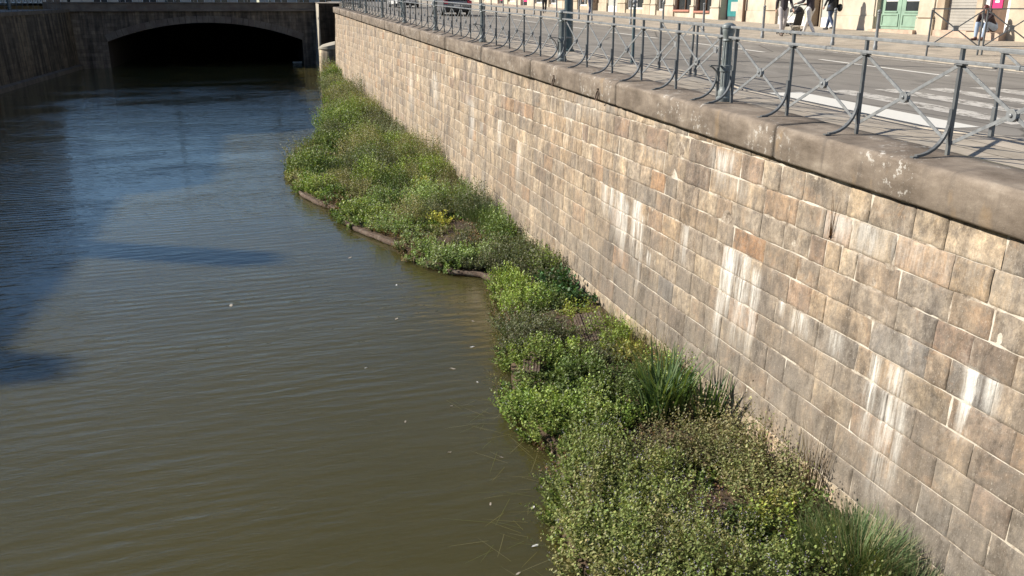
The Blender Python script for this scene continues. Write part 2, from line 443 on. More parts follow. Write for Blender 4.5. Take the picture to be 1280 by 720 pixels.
# ------------------------------------------------------------------ near quay wall
PAL = dict(tan=(.43, .33, .225), pale=(.54, .45, .335), grey=(.27, .245, .215), brown=(.225, .175, .135),
           orange=(.47, .27, .14), blue=(.235, .235, .235), rose=(.36, .265, .21))
STREAKS = [  # Y centre, half width, z top, z bottom, strength
    (14.15, .14, -2.99, -3.5, .8), (13.85, .10, -2.99, -3.45, .9), (13.45, .22, -2.99, -3.75, 1.15), (13.2, .14, -3.1, -4.2, .9),
    (12.72, .20, -2.99, -4.1, 1.0), (12.5, .10, -3.2, -4.6, .7), (12.15, .08, -3.7, -3.95, 1.0),
    (9.72, .20, -3.0, -4.0, 1.2), (9.38, .20, -3.0, -4.3, .95), (9.05, .12, -3.1, -4.4, .8), (9.85, .10, -3.3, -4.6, .8), (8.45, .06, -3.3, -3.5, 1.0),
    (8.05, .24, -3.33, -3.64, .8), (11.0, .10, -3.0, -3.6, .65), 
    (6.75, .10, -3.33, -4.4, .85), (6.45, .16, -3.33, -4.85, .8), (6.25, .07, -3.6, -4.7, .6), 
    (5.55, .10, -2.99, -3.7, 1.3), (5.32, .09, -2.99, -3.35, 1.0), (7.4, .14, -3.33, -3.62, .7),
    (7.65, .35, -2.1, -2.4, .6), (7.15, .3, -2.08, -2.5, .55), (10.2, .35, -1.8, -2.2, .85),
    (19.6, .2, -3.0, -4.0, .7), (21.4, .2, -2.7, -3.5, .7), (24.5, .3, -2.6, -4.0, .7), (30, .4, -2.2, -3.4, .6), (35, .5, -2.5, -4, .5)]
def stain(Y, Z):
    s = np.zeros_like(Y)
    for (yc, hw, zt, z2, k) in STREAKS:
        fy = np.clip(1 - np.abs(Y - yc) / hw, 0, 1) ** .6
        fz = np.clip((zt + .03 - Z) / .05, 0, 1) * np.clip((Z - z2) / (zt - z2) * 1.6, 0, 1) ** .8
        s = np.maximum(s, k * fy * fz)
    # bleached crumbling stone high on the near wall
    top = np.clip((Z - (zb(Y) - .75)) / .4, 0, 1) * np.clip((vnoise(Y * .9, Z * 2.2, 3) - .5) * 3, 0, 1) * np.clip((17 - Y) / 4, 0, 1)
    return np.clip(np.maximum(s, top * .45), 0, 1.25)
def grime(Y, Z):
    n = vnoise(Y * .55, Z * .8, 5)
    g = np.clip((-3.05 - Z) / 1.1, 0, 1) * (.42 + .68 * n)
    g = np.where(Z < -4.95, g * .1, g)
    return np.clip(g * np.clip((26 - Y) / 12, .3, 1), 0, .9)
courses = [-5.75, -5.33, -4.95, -4.61, -4.265, -3.94, -3.62, -3.31, -2.99, -2.70, -2.40, -2.08]
while courses[-1] < 0.2: courses.append(courses[-1] + .325)
qw = empty('quay_wall', (5.8, 10, WZ), 0, 'tall sunlit quay wall of weathered tan and grey ashlar beside the planted strip', 'wall')
def stone_block_mesh(y_start, y_end, name, parent, xf=wallx, pal_near=True):
    Vs, Fs, Cs, Ss, Gs = [], [], [], [], []; nv = 0
    for ci in range(len(courses) - 1):
        z0, z1 = courses[ci] + .004, courses[ci + 1] - .004
        y = y_start + RNG.uniform(-.4, 0)
        while y < y_end:
            L = RNG.uniform(.36, .80) if RNG.random() > .12 else RNG.uniform(.26, .36)
            ya, yb = max(y, y_start), min(y + L, y_end); y += L
            if yb - ya < .05 or z0 > zb(yb) - .02: continue
            ym = (ya + yb) / 2; zm = (z0 + z1) / 2
            if ym < 13: nx, nz = 14, 8
            elif ym < 22: nx, nz = 8, 5
            else: nx, nz = 4, 3
            g = .0016 + (.003 if zm > -2.6 else 0)
            us = np.r_[0, .03, np.linspace(.08, .92, nx - 3), .97, 1]; vs = np.r_[0, .05, np.linspace(.12, .88, max(nz - 3, 1)), .95, 1]
            U, W = np.meshgrid(us, vs); a, b = len(us), len(vs)
            Yv = ya + g + (yb - ya - 2 * g) * U; Zv = z0 + (z1 - z0) * W
            Zv = np.minimum(Zv, zb(Yv) + .05)
            # crumbled arrises on the upper courses
            rough_ = 1.0 if zm > -2.6 and ym < 20 else .35
            edge = np.minimum(np.minimum(U, 1 - U) * (yb - ya) * (2.0 if zm < -2.6 else 1.0), np.minimum(W, 1 - W) * (z1 - z0))
            cr = (vnoise(Yv * 9, Zv * 9, 7) - .35) * .022 * rough_
            rnd = np.clip(1 - edge / (.007 + .016 * rough_ * vnoise(Yv * 6, Zv * 6, 9)), 0, 1)
            prot = RNG.uniform(.000, .007) + (vnoise(Yv * 5, Zv * 5, 1) - .5) * .012 * (1 + rough_) + (vnoise(Yv * 14, Zv * 14, 2) - .5) * .005
            depth = prot - rnd ** 1.5 * (.009 + np.clip(cr, 0, .03))
            Xv = xf(Zv) - depth
            # palette
            r = RNG.random(); far = min(max((ym - 9) / 12, 0), 1)
            keys = ['tan', 'pale', 'grey', 'brown', 'orange', 'blue', 'rose']
            near_w = np.array([.16, .08, .24, .26, .13, .08, .05]); far_w = np.array([.40, .34, .11, .05, .04, .02, .04])
            if zm < -4.2: near_w = np.array([.16, .04, .45, .2, .01, .12, .02])
            if zm > -2.7: near_w = np.array([.28, .30, .18, .06, .08, .02, .08])
            wgt = near_w * (1 - far) + far_w * far; k = keys[RNG.choice(7, p=wgt / wgt.sum())]
            if zm < -4.97: k = 'pale'
            c = np.array(PAL[k]) * RNG.uniform(.88, 1.12)
            mean = np.array((.42, .355, .272)) * (1 - .0 * far) if ym > 17 else np.array((.315, .262, .205))
            if zm < -4.0 and ym < 20: mean = np.array((.30, .262, .215))
            if zm > -2.7: mean = np.array((.40, .345, .275))
            c = mean * RNG.uniform(.70, 1.14) + (c - mean) * (.95 if RNG.random() < .5 else .5) * (1 - .2 * far)
            if zm < -4.97: c = np.array((.47, .40, .29)) * RNG.uniform(.94, 1.06)
            V = np.stack([Xv, Yv, Zv], -1).reshape(-1, 3)
            idx = np.arange(a * b).reshape(b, a) + nv
            F = np.stack([idx[:-1, :-1], idx[1:, :-1], idx[1:, 1:], idx[:-1, 1:]], -1).reshape(-1, 4)
            Vs.append(V); Fs.append(F); Cs.append(np.tile(c, (a * b, 1))); Ss.append(stain(Yv, Zv).ravel()); Gs.append(grime(Yv, Zv).ravel()); nv += a * b
    return np_mesh(name, np.vstack(Vs), np.vstack(Fs), M['stone'], parent, np.vstack(Cs), {'stain': np.concatenate(Ss), 'grime': np.concatenate(Gs)}, smooth=True)
def reloc(o, p):   # children are written in world metres
    o.matrix_parent_inverse = Matrix.Translation(p.location).inverted()
reloc(stone_block_mesh(-6, 70, 'ashlar_face', qw), qw)
mb = MB()   # mortar bed just behind the stone faces; wall body to the end return
mb.add([(wallx(-5.75) + .0105, -6, -5.75), (wallx(-5.75) + .0105, 70, -5.75), (wallx(zb(70)) + .0105, 70, zb(70) + .06), (wallx(zb(-6)) + .0105, -6, zb(-6) + .06)], [(0, 1, 2, 3)])
reloc(mb.build('mortar_bed', M['mortar'], qw), qw)
mb = MB()
mb.add([(5.62, 70.02, -5.75), (8.0, 70.02, -5.75), (8.0, 70.02, zc(70) - .05), (5.82, 70.02, zc(70) - .05)], [(0, 1, 2, 3)])
reloc(mb.build('end_return', M['shade_stone'], qw), qw)
# coping blocks
def coping_profile():
    P = [(5.93, -.40), (5.72, -.395), (5.702, -.365), (5.702, -.08)]
    for k in range(5):
        a = R(180 - 90 * (k + 1) / 5); P.append((5.762 + .06 * math.cos(a), -.06 + .06 * math.sin(a) - .004))
    P += [(6.0, .0), (6.2, .004), (6.39, .002), (6.405, -.015), (6.405, -.1)]
    return P
jo = [-6, -.5, 4.1, 8.9, 13.75, 18.66, 23.2, 27.9, 32.4, 37.0, 41.7, 46.3, 51, 55.5, 60, 64.4, 69.9]
Vs, Fs, nv = [], [], 0
prof = np.array(coping_profile())
for ya, yb in zip(jo[:-1], jo[1:]):
    n = max(4, int((yb - ya) / (.06 if ya < 18 else .2))); ys = np.linspace(ya + .004, yb - .004, n)
    dz = RNG.uniform(-.006, .006); dx = RNG.uniform(-.006, .006)
    A, B = np.meshgrid(np.arange(len(prof)), ys); X = prof[A, 0] + dx; Z = prof[A, 1] + zc(B) + dz
    e = (vnoise(B * 2.2, A * .8, 4) - .5) * .012 + (vnoise(B * 8, A * 1.7, 6) - .5) * .007
    chip = np.clip(vnoise(B * 1.7, A * 0 + 3, 8) - .72, 0, 1) * .09 * ((A > 2) & (A < 9))
    endr = np.clip(1 - np.minimum(B - ya, yb - B) / .03, 0, 1) * .012
    X = X + np.where(A < 9, e + chip + endr, 0); Z = Z + np.where(A >= 8, e - chip * .5 - endr * .6, -chip * .3)
    idx = np.arange(A.size).reshape(A.shape) + nv
    F = np.stack([idx[:-1, :-1], idx[:-1, 1:], idx[1:, 1:], idx[1:, :-1]], -1).reshape(-1, 4)
    Vs.append(np.stack([X, B, Z], -1).reshape(-1, 3)); Fs.append(F[:, ::-1]); nv += A.size
    for s in (0, -1):   # end caps (strip of quads to a fold line)
        ring = idx[s]; m = len(ring)
        Fs.append(np.array([[ring[i], ring[i + 1], ring[m - 2 - i], ring[m - 1 - i]] for i in range(m // 2 - 1)]))
reloc(np_mesh('coping', np.vstack(Vs), np.vstack(Fs), M['coping'], qw, smooth=True), qw)
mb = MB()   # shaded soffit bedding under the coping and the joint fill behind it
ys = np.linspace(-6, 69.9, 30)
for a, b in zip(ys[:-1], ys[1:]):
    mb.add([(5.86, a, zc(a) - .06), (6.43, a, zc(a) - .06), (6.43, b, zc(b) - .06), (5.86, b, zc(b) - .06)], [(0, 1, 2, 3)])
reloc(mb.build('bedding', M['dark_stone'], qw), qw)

# recess beyond the wall's end, the stone drum in it and the short wall face that closes it
rw = empty('recessed_wall', (6.5, 85, WZ), 0, 'dark brick return wall recessed behind the far end of the quay wall', 'wall')
def bricks(name, cols=(.06, .045, .035), mort=(.12, .10, .08), sc=1.0, w_=.5, h_=.22):
    t = NT(name, .9, spec=.2); br = t.n('ShaderNodeTexBrick'); cx = t.n('ShaderNodeCombineXYZ'); sx = t.n('ShaderNodeSeparateXYZ'); t.lk(t.co, sx.inputs[0])
    t.lk(t.math('ADD', sx.outputs[0], sx.outputs[1]), cx.inputs[0]); t.lk(sx.outputs[2], cx.inputs[1]); t.lk(cx.outputs[0], br.inputs['Vector'])
    br.inputs['Scale'].default_value = sc; br.inputs['Brick Width'].default_value = w_; br.inputs['Row Height'].default_value = h_; br.inputs['Mortar Size'].default_value = .012
    br.inputs['Color1'].default_value = (*cols, 1); br.inputs['Color2'].default_value = (*[c * 1.5 for c in cols], 1); br.inputs['Mortar'].default_value = (*mort, 1)
    c = t.mix(1.0, br.outputs['Color'], t.ramp(t.noise(1.5, 6, .65), [(.3, (.6, .6, .6)), (.7, (1.3, 1.3, 1.3))]), 'MULTIPLY')
    c = t.mix(1.0, c, t.ramp(t.noise(1.0, 6, .65, t.mapping((1.6, 1.6, .12))), [(.36, (.45, .45, .45)), (.5, (1, 1, 1)), (.64, (1.9, 1.8, 1.6))]), 'MULTIPLY')
    t.color(c); return t.m
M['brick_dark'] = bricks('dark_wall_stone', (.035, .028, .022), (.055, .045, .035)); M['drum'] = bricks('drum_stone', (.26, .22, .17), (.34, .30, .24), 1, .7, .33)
M['left_ashlar'] = bricks('left_quay_stone', (.065, .058, .045), (.06, .055, .045), 1, .8, .34)
M['bridge_ashlar'] = bricks('bridge_face_stone', (.105, .09, .075), (.08, .07, .06), 1, .75, .33)
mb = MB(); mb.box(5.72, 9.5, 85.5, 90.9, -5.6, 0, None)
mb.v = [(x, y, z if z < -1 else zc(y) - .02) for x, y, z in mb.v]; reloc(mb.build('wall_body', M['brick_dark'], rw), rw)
mb = MB(); mb.add([(5.42, 85.5, -5.6), (5.42, 90.9, -5.6), (5.72, 90.9, zc(90) - .02), (5.72, 85.5, zc(85) - .02)], [(0, 3, 2, 1)])
mb.add([(5.42, 85.5, -5.6), (5.72, 85.5, zc(85) - .02), (5.72, 85.5, -5.6)], [(0, 1, 2)]); reloc(mb.build('canal_face', M['concrete'], rw), rw)
mb = MB(); mb.box(7.6, 8.0, 70.03, 85.5, -5.6, 0); mb.v = [(x, y, z if z < -1 else zc(y) - .06) for x, y, z in mb.v]; reloc(mb.build('side_wall', M['shade_stone'], rw), rw)
dr = empty('stone_drum', (6.52, 80, WZ), 0, 'squat rounded stone buttress with a sloping cap in the recess by the bridge', 'buttress')
mb = MB(); mb.lathe([(1.45, 0), (1.4, 1.1), (1.36, 1.95)], n=32); mb.build('drum', M['drum'], dr, True)
mb = MB(); mb.lathe([(1.44, 1.952), (1.44, 2.06), (1.1, 2.2)], n=32)
mb.v = [(x, y, z + (x + 1.44) * .22 if z > 2 else z) for x, y, z in mb.v]; mb.build('sloping_cap', M['concrete'], dr, True)

# ------------------------------------------------------------------ left quay wall
def leftx(y): return -18.8 + .032 * y
lw = empty('far_quay_wall', (leftx(50), 50, WZ), 0, 'shaded old quay wall with dark water stains along the left bank', 'wall')
mb = MB()
ys = np.linspace(-40, 90, 27)
for a, b in zip(ys[:-1], ys[1:]):
    mb.add([(leftx(a), a, -5.6), (leftx(b), b, -5.6), (leftx(b) - .25, b, zleft(b) - .25), (leftx(a) - .25, a, zleft(a) - .25)], [(0, 3, 2, 1)])
reloc(mb.build('ashlar_face', M['left_ashlar'], lw), lw)
mb = MB()
for a, b in zip(ys[:-1], ys[1:]):
    P = [(leftx(a) - .2, a), (leftx(b) - .2, b)]
    mb.add([(leftx(a) - .17, a, zleft(a) - .25), (leftx(b) - .17, b, zleft(b) - .25), (leftx(b) - .17, b, zleft(b) + .02), (leftx(a) - .17, a, zleft(a) + .02),
            (leftx(a) - .7, a, zleft(a) + .02), (leftx(b) - .7, b, zleft(b) + .02)], [(0, 3, 2, 1), (3, 4, 5, 2)])
reloc(mb.build('coping', M['shade_stone'], lw), lw)
mb = MB()
for a, b in zip(ys[:-1], ys[1:]):
    mb.add([(leftx(a) + .32, a, -5.6), (leftx(b) + .32, b, -5.6), (leftx(b) + .28, b, -5.05), (leftx(a) + .28, a, -5.05),
            (leftx(a) - .02, a, -4.95), (leftx(b) - .02, b, -4.95)], [(0, 3, 2, 1), (3, 4, 5, 2)])
reloc(mb.build('footing_ledge', M['shade_stone'], lw), lw)
mb = MB(); mb.tube([(leftx(64) + .33, 64, WZ - .2), (leftx(64) + .1, 64, -3), (leftx(64) - .14, 64, zleft(64) - .1)], .09)
mb.build('drain_pipe', M['iron'], None, True); tag(bpy.data.objects['drain_pipe'], 'dark drain pipe running down the left bank wall', 'pipe')
mb = MB()
sheet(-30.2, -26, -40, 95, zleft, -.02, 10)
for a, b in zip(ys[:-1], ys[1:]):
    mb.add([(-22.0, a, zleft(a) - .01), (leftx(a) - .69, a, zleft(a) - .01), (leftx(b) - .69, b, zleft(b) - .01), (-22.0, b, zleft(b) - .01)], [(0, 1, 2, 3)])
tag(mb.build('left_bank_pavement', M['ground']), kind='structure')
mb = MB(); sheet(-26, -22, -40, 95, zleft, -.12, 10); tag(mb.build('left_bank_road', M['asphalt']), kind='structure')

# ------------------------------------------------------------------ arch bridge (the river runs into a long vault)
br = empty('arch_bridge', (-4.5, 90, WZ), 0, 'low stone arch bridge in shade at the far end of the river', 'bridge')
BY = 90.0; XL, XR = -16.2, 5.6; SX0, SX1, SZ, AX, AZ = -13.3, 4.25, -2.96, -4.5, -1.32
def arch_z(x):
    h = (SX1 - SX0) / 2; c = (SX1 + SX0) / 2; rise = AZ - SZ; rad = (h * h + rise * rise) / (2 * rise)
    return AZ - rad + math.sqrt(max(rad * rad - (x - c) ** 2, 0))
xs = list(np.linspace(SX0, SX1, 41))
mb = MB()
ztop = -.30
for a, b in zip(xs[:-1], xs[1:]): mb.add([(a, BY, arch_z(a) + .01), (b, BY, arch_z(b) + .01), (b, BY, max(ztop, arch_z(b) + .56)), (a, BY, max(ztop, arch_z(a) + .56))], [(0, 1, 2, 3)])
mb.add([(XL, BY, -5.6), (SX0, BY, -5.6), (SX0, BY, ztop), (XL, BY, ztop)], [(0, 1, 2, 3)]); mb.add([(SX1, BY, -5.6), (XR + .3, BY, -5.6), (XR + .3, BY, ztop), (SX1, BY, ztop)], [(0, 1, 2, 3)])
reloc(mb.build('spandrel', M['bridge_ashlar'], br), br)
mb = MB()   # ring of voussoirs, each slightly apart
cx_ = (SX0 + SX1) / 2; hh = (SX1 - SX0) / 2; rise = AZ - SZ; rad = (hh * hh + rise * rise) / (2 * rise); cz_ = AZ - rad; aw = math.asin(hh / rad)
N = 35
for k in range(N):
    a0 = -aw + 2 * aw * k / N + .0012; a1 = -aw + 2 * aw * (k + 1) / N - .0012; dy = RNG.uniform(.03, .045)
    P = []
    for y in (BY - dy, BY + .3):
        for (r_, a_) in ((rad, a0), (rad, a1), (rad + .62, a1), (rad + .62, a0)): P.append((cx_ + r_ * math.sin(a_), y, cz_ + r_ * math.cos(a_)))
    mb.add(P, [(0, 1, 2, 3), (0, 4, 5, 1), (1, 5, 6, 2), (2, 6, 7, 3), (3, 7, 4, 0)])
reloc(mb.build('arch_ring', M['bridge_stone'], br), br)
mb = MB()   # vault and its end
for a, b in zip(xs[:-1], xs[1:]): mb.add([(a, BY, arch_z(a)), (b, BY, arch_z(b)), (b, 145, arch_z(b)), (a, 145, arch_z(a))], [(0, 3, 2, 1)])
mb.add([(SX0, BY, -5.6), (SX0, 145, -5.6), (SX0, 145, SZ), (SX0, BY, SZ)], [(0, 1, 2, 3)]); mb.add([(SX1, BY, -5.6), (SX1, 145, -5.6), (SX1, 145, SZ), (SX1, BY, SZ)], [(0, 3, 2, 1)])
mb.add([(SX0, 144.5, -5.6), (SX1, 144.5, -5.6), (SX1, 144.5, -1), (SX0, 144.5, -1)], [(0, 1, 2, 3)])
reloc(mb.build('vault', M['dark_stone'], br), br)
mb = MB(); mb.box(XL - 2, XR + .9, BY - .28, BY + .3, -.30, -.12); mb.box(XL - 2, XR + .9, BY - .12, BY + .3, -.118, .42)
mb.box(XL - 2, XR + .9, BY - .2, BY + .35, .422, .52); reloc(mb.build('cornice', M['bridge_stone'], br, bevel=.02), br)
mb = MB(); mb.add([(-30, BY + .3, .40), (8.06, BY + .3, .40), (8.06, 104, .40), (-30, 104, .40)], [(0, 1, 2, 3)]); tag(mb.build('bridge_road', M['asphalt']), kind='structure')
mb = MB(); mb.add([(-30, 104, .40), (30, 104, .40), (30, 150, .40), (-30, 150, .40)], [(0, 1, 2, 3)]); tag(mb.build('square', M['ground']), kind='structure')
brl = empty('bridge_railing', (0, BY + .1, .52), 0, 'low metal railing along the top of the arch bridge', 'railing')
for x in np.arange(XL - 2, XR + 1.5, 1.6): mb = MB(); mb.tube([(x, 0, 0), (x, 0, 1.0)], .03, 6); mb.build('post', M['rail'], brl)
mb = MB(); mb.tube([(XL - 2, 0, 1.0), (XR + 1.5, 0, 1.0)], .035, 6); mb.tube([(XL - 2, 0, .82), (XR + 1.5, 0, .82)], .025, 6); mb.build('rail', M['rail'], brl)
mb = MB(); mb.box(3.3, 5.1, 94.2, 94.32, WZ + .02, WZ + .11)
mb.box(3.35, 5.05, 94.22, 94.30, WZ - .05, WZ + .02); tag(mb.build('floating_plank', M['white'], bevel=.02), 'pale plank floating on the water at the right foot of the arch', 'plank')

# deck of the bridge the photographer stands on
nb = MB(); nb.box(-20, 30, -14, -1.2, -2.3, -1.65); o = nb.build('near_bridge_deck', M['concrete']); tag(o, kind='structure')

# ================================================================== RAILINGS ON THE QUAY
FX = 6.2
JP = 6.95; J0 = 11.02
def sheared(mb, k=SL): mb.v = [(x, y, z + k * y) for x, y, z in mb.v]; return mb
def make_railing():
    """one bay run between two cast columns: origin at the first column's foot, running along +Y"""
    r = empty('quay_railing')
    py = [.2 + 1.31 * i for i in range(6)]; py[-1] = JP - .2
    mb = MB(); mb.bar((0, .02, 1.0), (0, JP - .02, 1.0), .05, .032); sheared(mb).build('top_rail', M['rail'], r, bevel=.004)
    mb = MB(); mb.bar((0, .02, .865), (0, JP - .02, .865), .062, .03)
    for y in (.2 + 1.31 * 1.5, .2 + 1.31 * 3.5): mb.bar((0, y - .02, .865), (0, y + .02, .865), .074, .04)
    sheared(mb).build('mid_rail', M['rail'], r, bevel=.004)
    for y in py:
        mb = MB(); mb.bar((0, y, -.02), (0, y, .985), .034, .034); mb.box(-.035, .035, y - .05, y + .05, .834, .848)
        sheared(mb).build('post', M['rail_dark'], r, bevel=.004)
        pts = [(-.024, .44)]; 
        for k in range(9):
            a = R(90) * k / 8; pts.append((-.024 - .33 * (1 - math.cos(a)) ** 1.05, .36 - .345 * math.sin(a)))
        mb = MB(); W = .022
        for (x0, z0), (x1, z1) in zip(pts[:-1], pts[1:]): mb.bar((x0, y, z0), (x1, y, z1), .036, .024, side=(0, 1, 0))
        mb.box(-.40, -.335, y - .022, y + .022, .0, .014)
        sheared(mb).build('curved_strut', M['rail_dark'], r)
    for a, b in zip(py[:-1], py[1:]):
        mb = MB(); c = (a + b) / 2; zc_ = .47
        mb.bar((.006, a + .02, .12), (.006, b - .02, .83), .009, .032); mb.bar((-.006, a + .02, .83), (-.006, b - .02, .12), .009, .032)
        fr = sheared(mb).build('cross_brace', M['rail'], r)
        mb = MB(); 
        ring = [(.058 * math.cos(t_), .058 * math.sin(t_)) for t_ in np.linspace(0, 2 * math.pi, 9)[:-1] + .39]
        V = [(-.022, c + p, zc_ + q) for p, q in ring] + [(.022, c + p, zc_ + q) for p, q in ring]
        mb.add(V, [tuple(range(8))[::-1], tuple(range(8, 16))] + [(i, (i + 1) % 8, (i + 1) % 8 + 8, i + 8) for i in range(8)])
        mb.ball((-.026, c, zc_), (.012, .02, .02), 5)
        sheared(mb).build('rosette', M['rail'], fr, bevel=.004)
    return r
M['column'] = mottled('column_paint', (.20, .225, .225), .25, 12, .45, 0.0, .2, .003, dirt=(.14, .17, .13))
def make_column():
    r = empty('railing_column'); r.scale = (.86, .86, 1)
    mb = MB(); mb.lathe([(.125, -.02), (.125, .05), (.10, .07), (.105, .13), (.085, .16), (.078, .20)], n=24); mb.build('base', M['column'], r, True)
    mb = MB(); n = 48; base = 0
    for i, z in enumerate((.20, .80)):
        for k in range(n):
            th = 2 * math.pi * k / n; rr = (.076 if i == 0 else .072) * (1 + (.05 if (k // 2) % 2 else -.05)); mb.v.append((rr * math.cos(th), rr * math.sin(th), z))
    for k in range(n): mb.f.append((k, (k + 1) % n, (k + 1) % n + n, k + n))
    mb.build('fluted_shaft', M['column'], r)
    mb = MB(); mb.lathe([(.074, .80), (.088, .815), (.074, .835), (.078, .86), (.088, .90), (.098, .94), (.096, .965), (.108, .975), (.11, 1.0), (.10, 1.02), (.05, 1.045), (.0, 1.05)], n=24); mb.build('capital', M['column'], r, True)
    mb = MB(); mb.lathe([(.082, .40), (.098, .405), (.098, .485), (.082, .49)], n=24); mb.build('collar', M['column'], r, True)
    mb = MB()   # scrolled bracket reaching over the coping
    mb.bar((-.07, 0, .475), (-.36, -.12, .495), .045, .016, side=(0, 1, 0))
    P = [(-.345, -.115, .482)] + [(-.36 + .20 * math.sin(R(a)), -.12 + .07 * math.sin(R(a)), .28 + .20 * math.cos(R(a)) - .0) for a in (20, 45, 70, 90)]
    for p, q in zip(P[:-1], P[1:]): mb.bar(p, q, .035, .014, side=(0, 1, 0))
    mb.build('bracket', M['rail_dark'], r)
    return r
ords = ['nearest', 'second', 'third', 'fourth', 'fifth', 'sixth', 'seventh', 'eighth', 'ninth', 'tenth', 'eleventh', 'twelfth']
proto_r = make_railing(); proto_c = make_column()
for i, k in enumerate(range(-2, 8)):
    o = proto_r if i == 0 else copy_tree(proto_r)
    y = J0 + JP * k * (1.035 if k < 0 else 1); o.scale = (1, 1.035 if k < 0 else 1, 1); o.location = (FX, y, zc(y))
    lb = ('grey-blue metal railing panel, ' + ords[i] + ' run on the quay coping counted from the right edge') if i else \
         'grey-blue metal railing panel at the extreme right, nearest run on the quay coping'
    tag(o, lb, 'railing', 'railing runs along the quay coping')
for i, k in enumerate(range(-1, 9)):
    o = proto_c if i == 0 else copy_tree(proto_c)
    y = J0 + JP * k * (1.035 if k < 0 else 1); o.location = (FX, y, zc(y)); o.scale = (.86, .86, 1)
    tag(o, 'fluted iron railing column with scroll bracket, ' + (ords[i] if i else 'nearest') + ' one from the right along the quay', 'column', 'cast columns between the quay railings')

# second railing, along the kerb (single rail with crosses)
def kerb_railing(name, ys, x, label, off=-.005, h=.88):
    r = empty(name, (x, ys[0][0], zc(ys[0][0]) + off), 0, label, 'railing', 'kerbside guard rails')
    y0 = ys[0][0]
    mb = MB(); mb.bar((0, ys[0][0] - y0 - .03, h), (0, ys[-1][1] - y0 + .03, h), .05, .035); sheared(mb).build('top_rail', M['rail'], r, bevel=.004)
    for a, b in ys:
        a -= y0; b -= y0
        for yy, lean in ((a, .03), (b, -.03)):
            mb = MB(); mb.bar((0, yy + lean, -.02), (0, yy, h), .034, .034); mb.bar((-.02, yy + lean, -.02), (-.02, yy + lean, .30), .03, .05)
            sheared(mb).build('post', M['rail_dark'], r, bevel=.004)
        mb = MB(); c = (a + b) / 2
        mb.bar((.006, a + .03, .10), (.006, b - .03, h - .02), .009, .03); mb.bar((-.006, a + .03, h - .02), (-.006, b - .03, .10), .009, .03)
        mb.box(-.016, .016, c - .05, c + .05, h / 2 - .0, h / 2 + .1); sheared(mb).build('cross_brace', M['rail'], r)
    return r
kerb_railing('kerb_railing', [(13.2, 14.62), (14.76, 16.15)], 7.6, 'crossed grey guard rail by the road behind the fluted column')
kerb_railing('kerb_railing', [(4.7, 6.12), (6.26, 7.7)], 7.6, 'crossed grey guard rail by the road at the right edge')
# guard rail on the far pavement, across the street corner
fr_ = empty('street_corner_railing', (16.3, 18.95, zfar(18.95)), R(-7), 'crossed grey guard rail on the far pavement in front of the seated person', 'railing')
mb = MB(); mb.bar((0, 0, 1.14), (4.6, 0, 1.14), .04, .03, side=(0, 1, 0)); mb.build('top_rail', M['rail'], fr_)
mb = MB(); mb.bar((0, 0, .22), (4.6, 0, .22), .03, .02, side=(0, 1, 0)); mb.build('low_rail', M['rail'], fr_)
for a, b in ((0, 1.42), (1.54, 3.0), (3.12, 4.6)):
    for x in (a, b): mb = MB(); mb.bar((x, 0, -.02), (x, 0, 1.12), .034, .034); mb.build('post', M['rail_dark'], fr_)
    mb = MB(); mb.bar((a, .01, .22), (b, .01, 1.1), .009, .03, side=(0, 1, 0)); mb.bar((a, -.01, 1.1), (b, -.01, .22), .009, .03, side=(0, 1, 0))
    c = (a + b) / 2; mb.box(c - .07, c + .07, -.015, .015, .60, .74); mb.build('cross_brace', M['rail'], fr_)

# mooring rings hanging on the coping face
for i, (y, lb) in enumerate(((14.55, 'rusty mooring ring on the coping, nearer of the two'), (17.0, 'rusty mooring ring on the coping, farther of the two'))):
    r = empty('mooring_ring', (5.72, y, zc(y) - .22), 0, lb, 'ring', 'mooring rings on the coping')
    mb = MB(); mb.tube([(-.012 - .02 * (1 - math.cos(t)) , .055 * math.sin(t), -.085 + .085 * math.cos(t)) for t in np.linspace(0, 2 * math.pi, 17)], .011, 6, cap=False); mb.build('ring', M['iron'], r, True)
    mb = MB(); mb.tube([(.02, -.02, .02), (-.03, -.01, .025), (-.035, .01, .02), (.02, .02, .015)], .012, 6); mb.build('staple', M['iron'], r, True)

# ------------------------------------------------------------------ bollards, posts, lamps
def make_bollard():
    r = empty('bollard')
    mb = MB(); mb.lathe([(.062, -.02), (.062, .10), (.05, .12), (.044, .5), (.041, .93)], n=16); mb.build('shaft', M['rail'], r, True)
    mb = MB(); mb.lathe([(.041, .93), (.052, .94), (.052, .965), (.038, .975)], n=16); mb.ball((0, 0, 1.02), .052, 7); mb.build('ball_cap', M['rail'], r, True)
    return r
proto_b = make_bollard()
BP = [(16.5, y) for y in (21.2, 23.15, 27.05, 31.3, 34.9, 38.3, 40.3, 43.3, 45.2, 47.1, 48.9, 53.2, 57.0, 60.4, 63.7, 67.2)]
for i, (x, y) in enumerate(BP):
    o = proto_b if i == 0 else copy_tree(proto_b)
    o.location = (x, y, zfar(y)); hs = 1.0
    if i == 0: lb = 'grey ball-topped bollard in front of the pale green double door'
    elif i == 1: lb = 'grey ball-topped bollard in front of the person in the black coat'
    elif i == 2: lb = 'grey ball-topped bollard beside the walker in grey trousers'
    elif i == 3: lb = 'grey ball-topped bollard in front of the doorway with the teal poster'
    else: lb = 'grey ball-topped bollard on the far kerb, number %s to the left of the teal poster' % ['one', 'two', 'three', 'four', 'five', 'six', 'seven', 'eight', 'nine', 'ten', 'eleven', 'twelve'][i - 4]
    tag(o, lb, 'bollard', 'bollards along the far kerb')
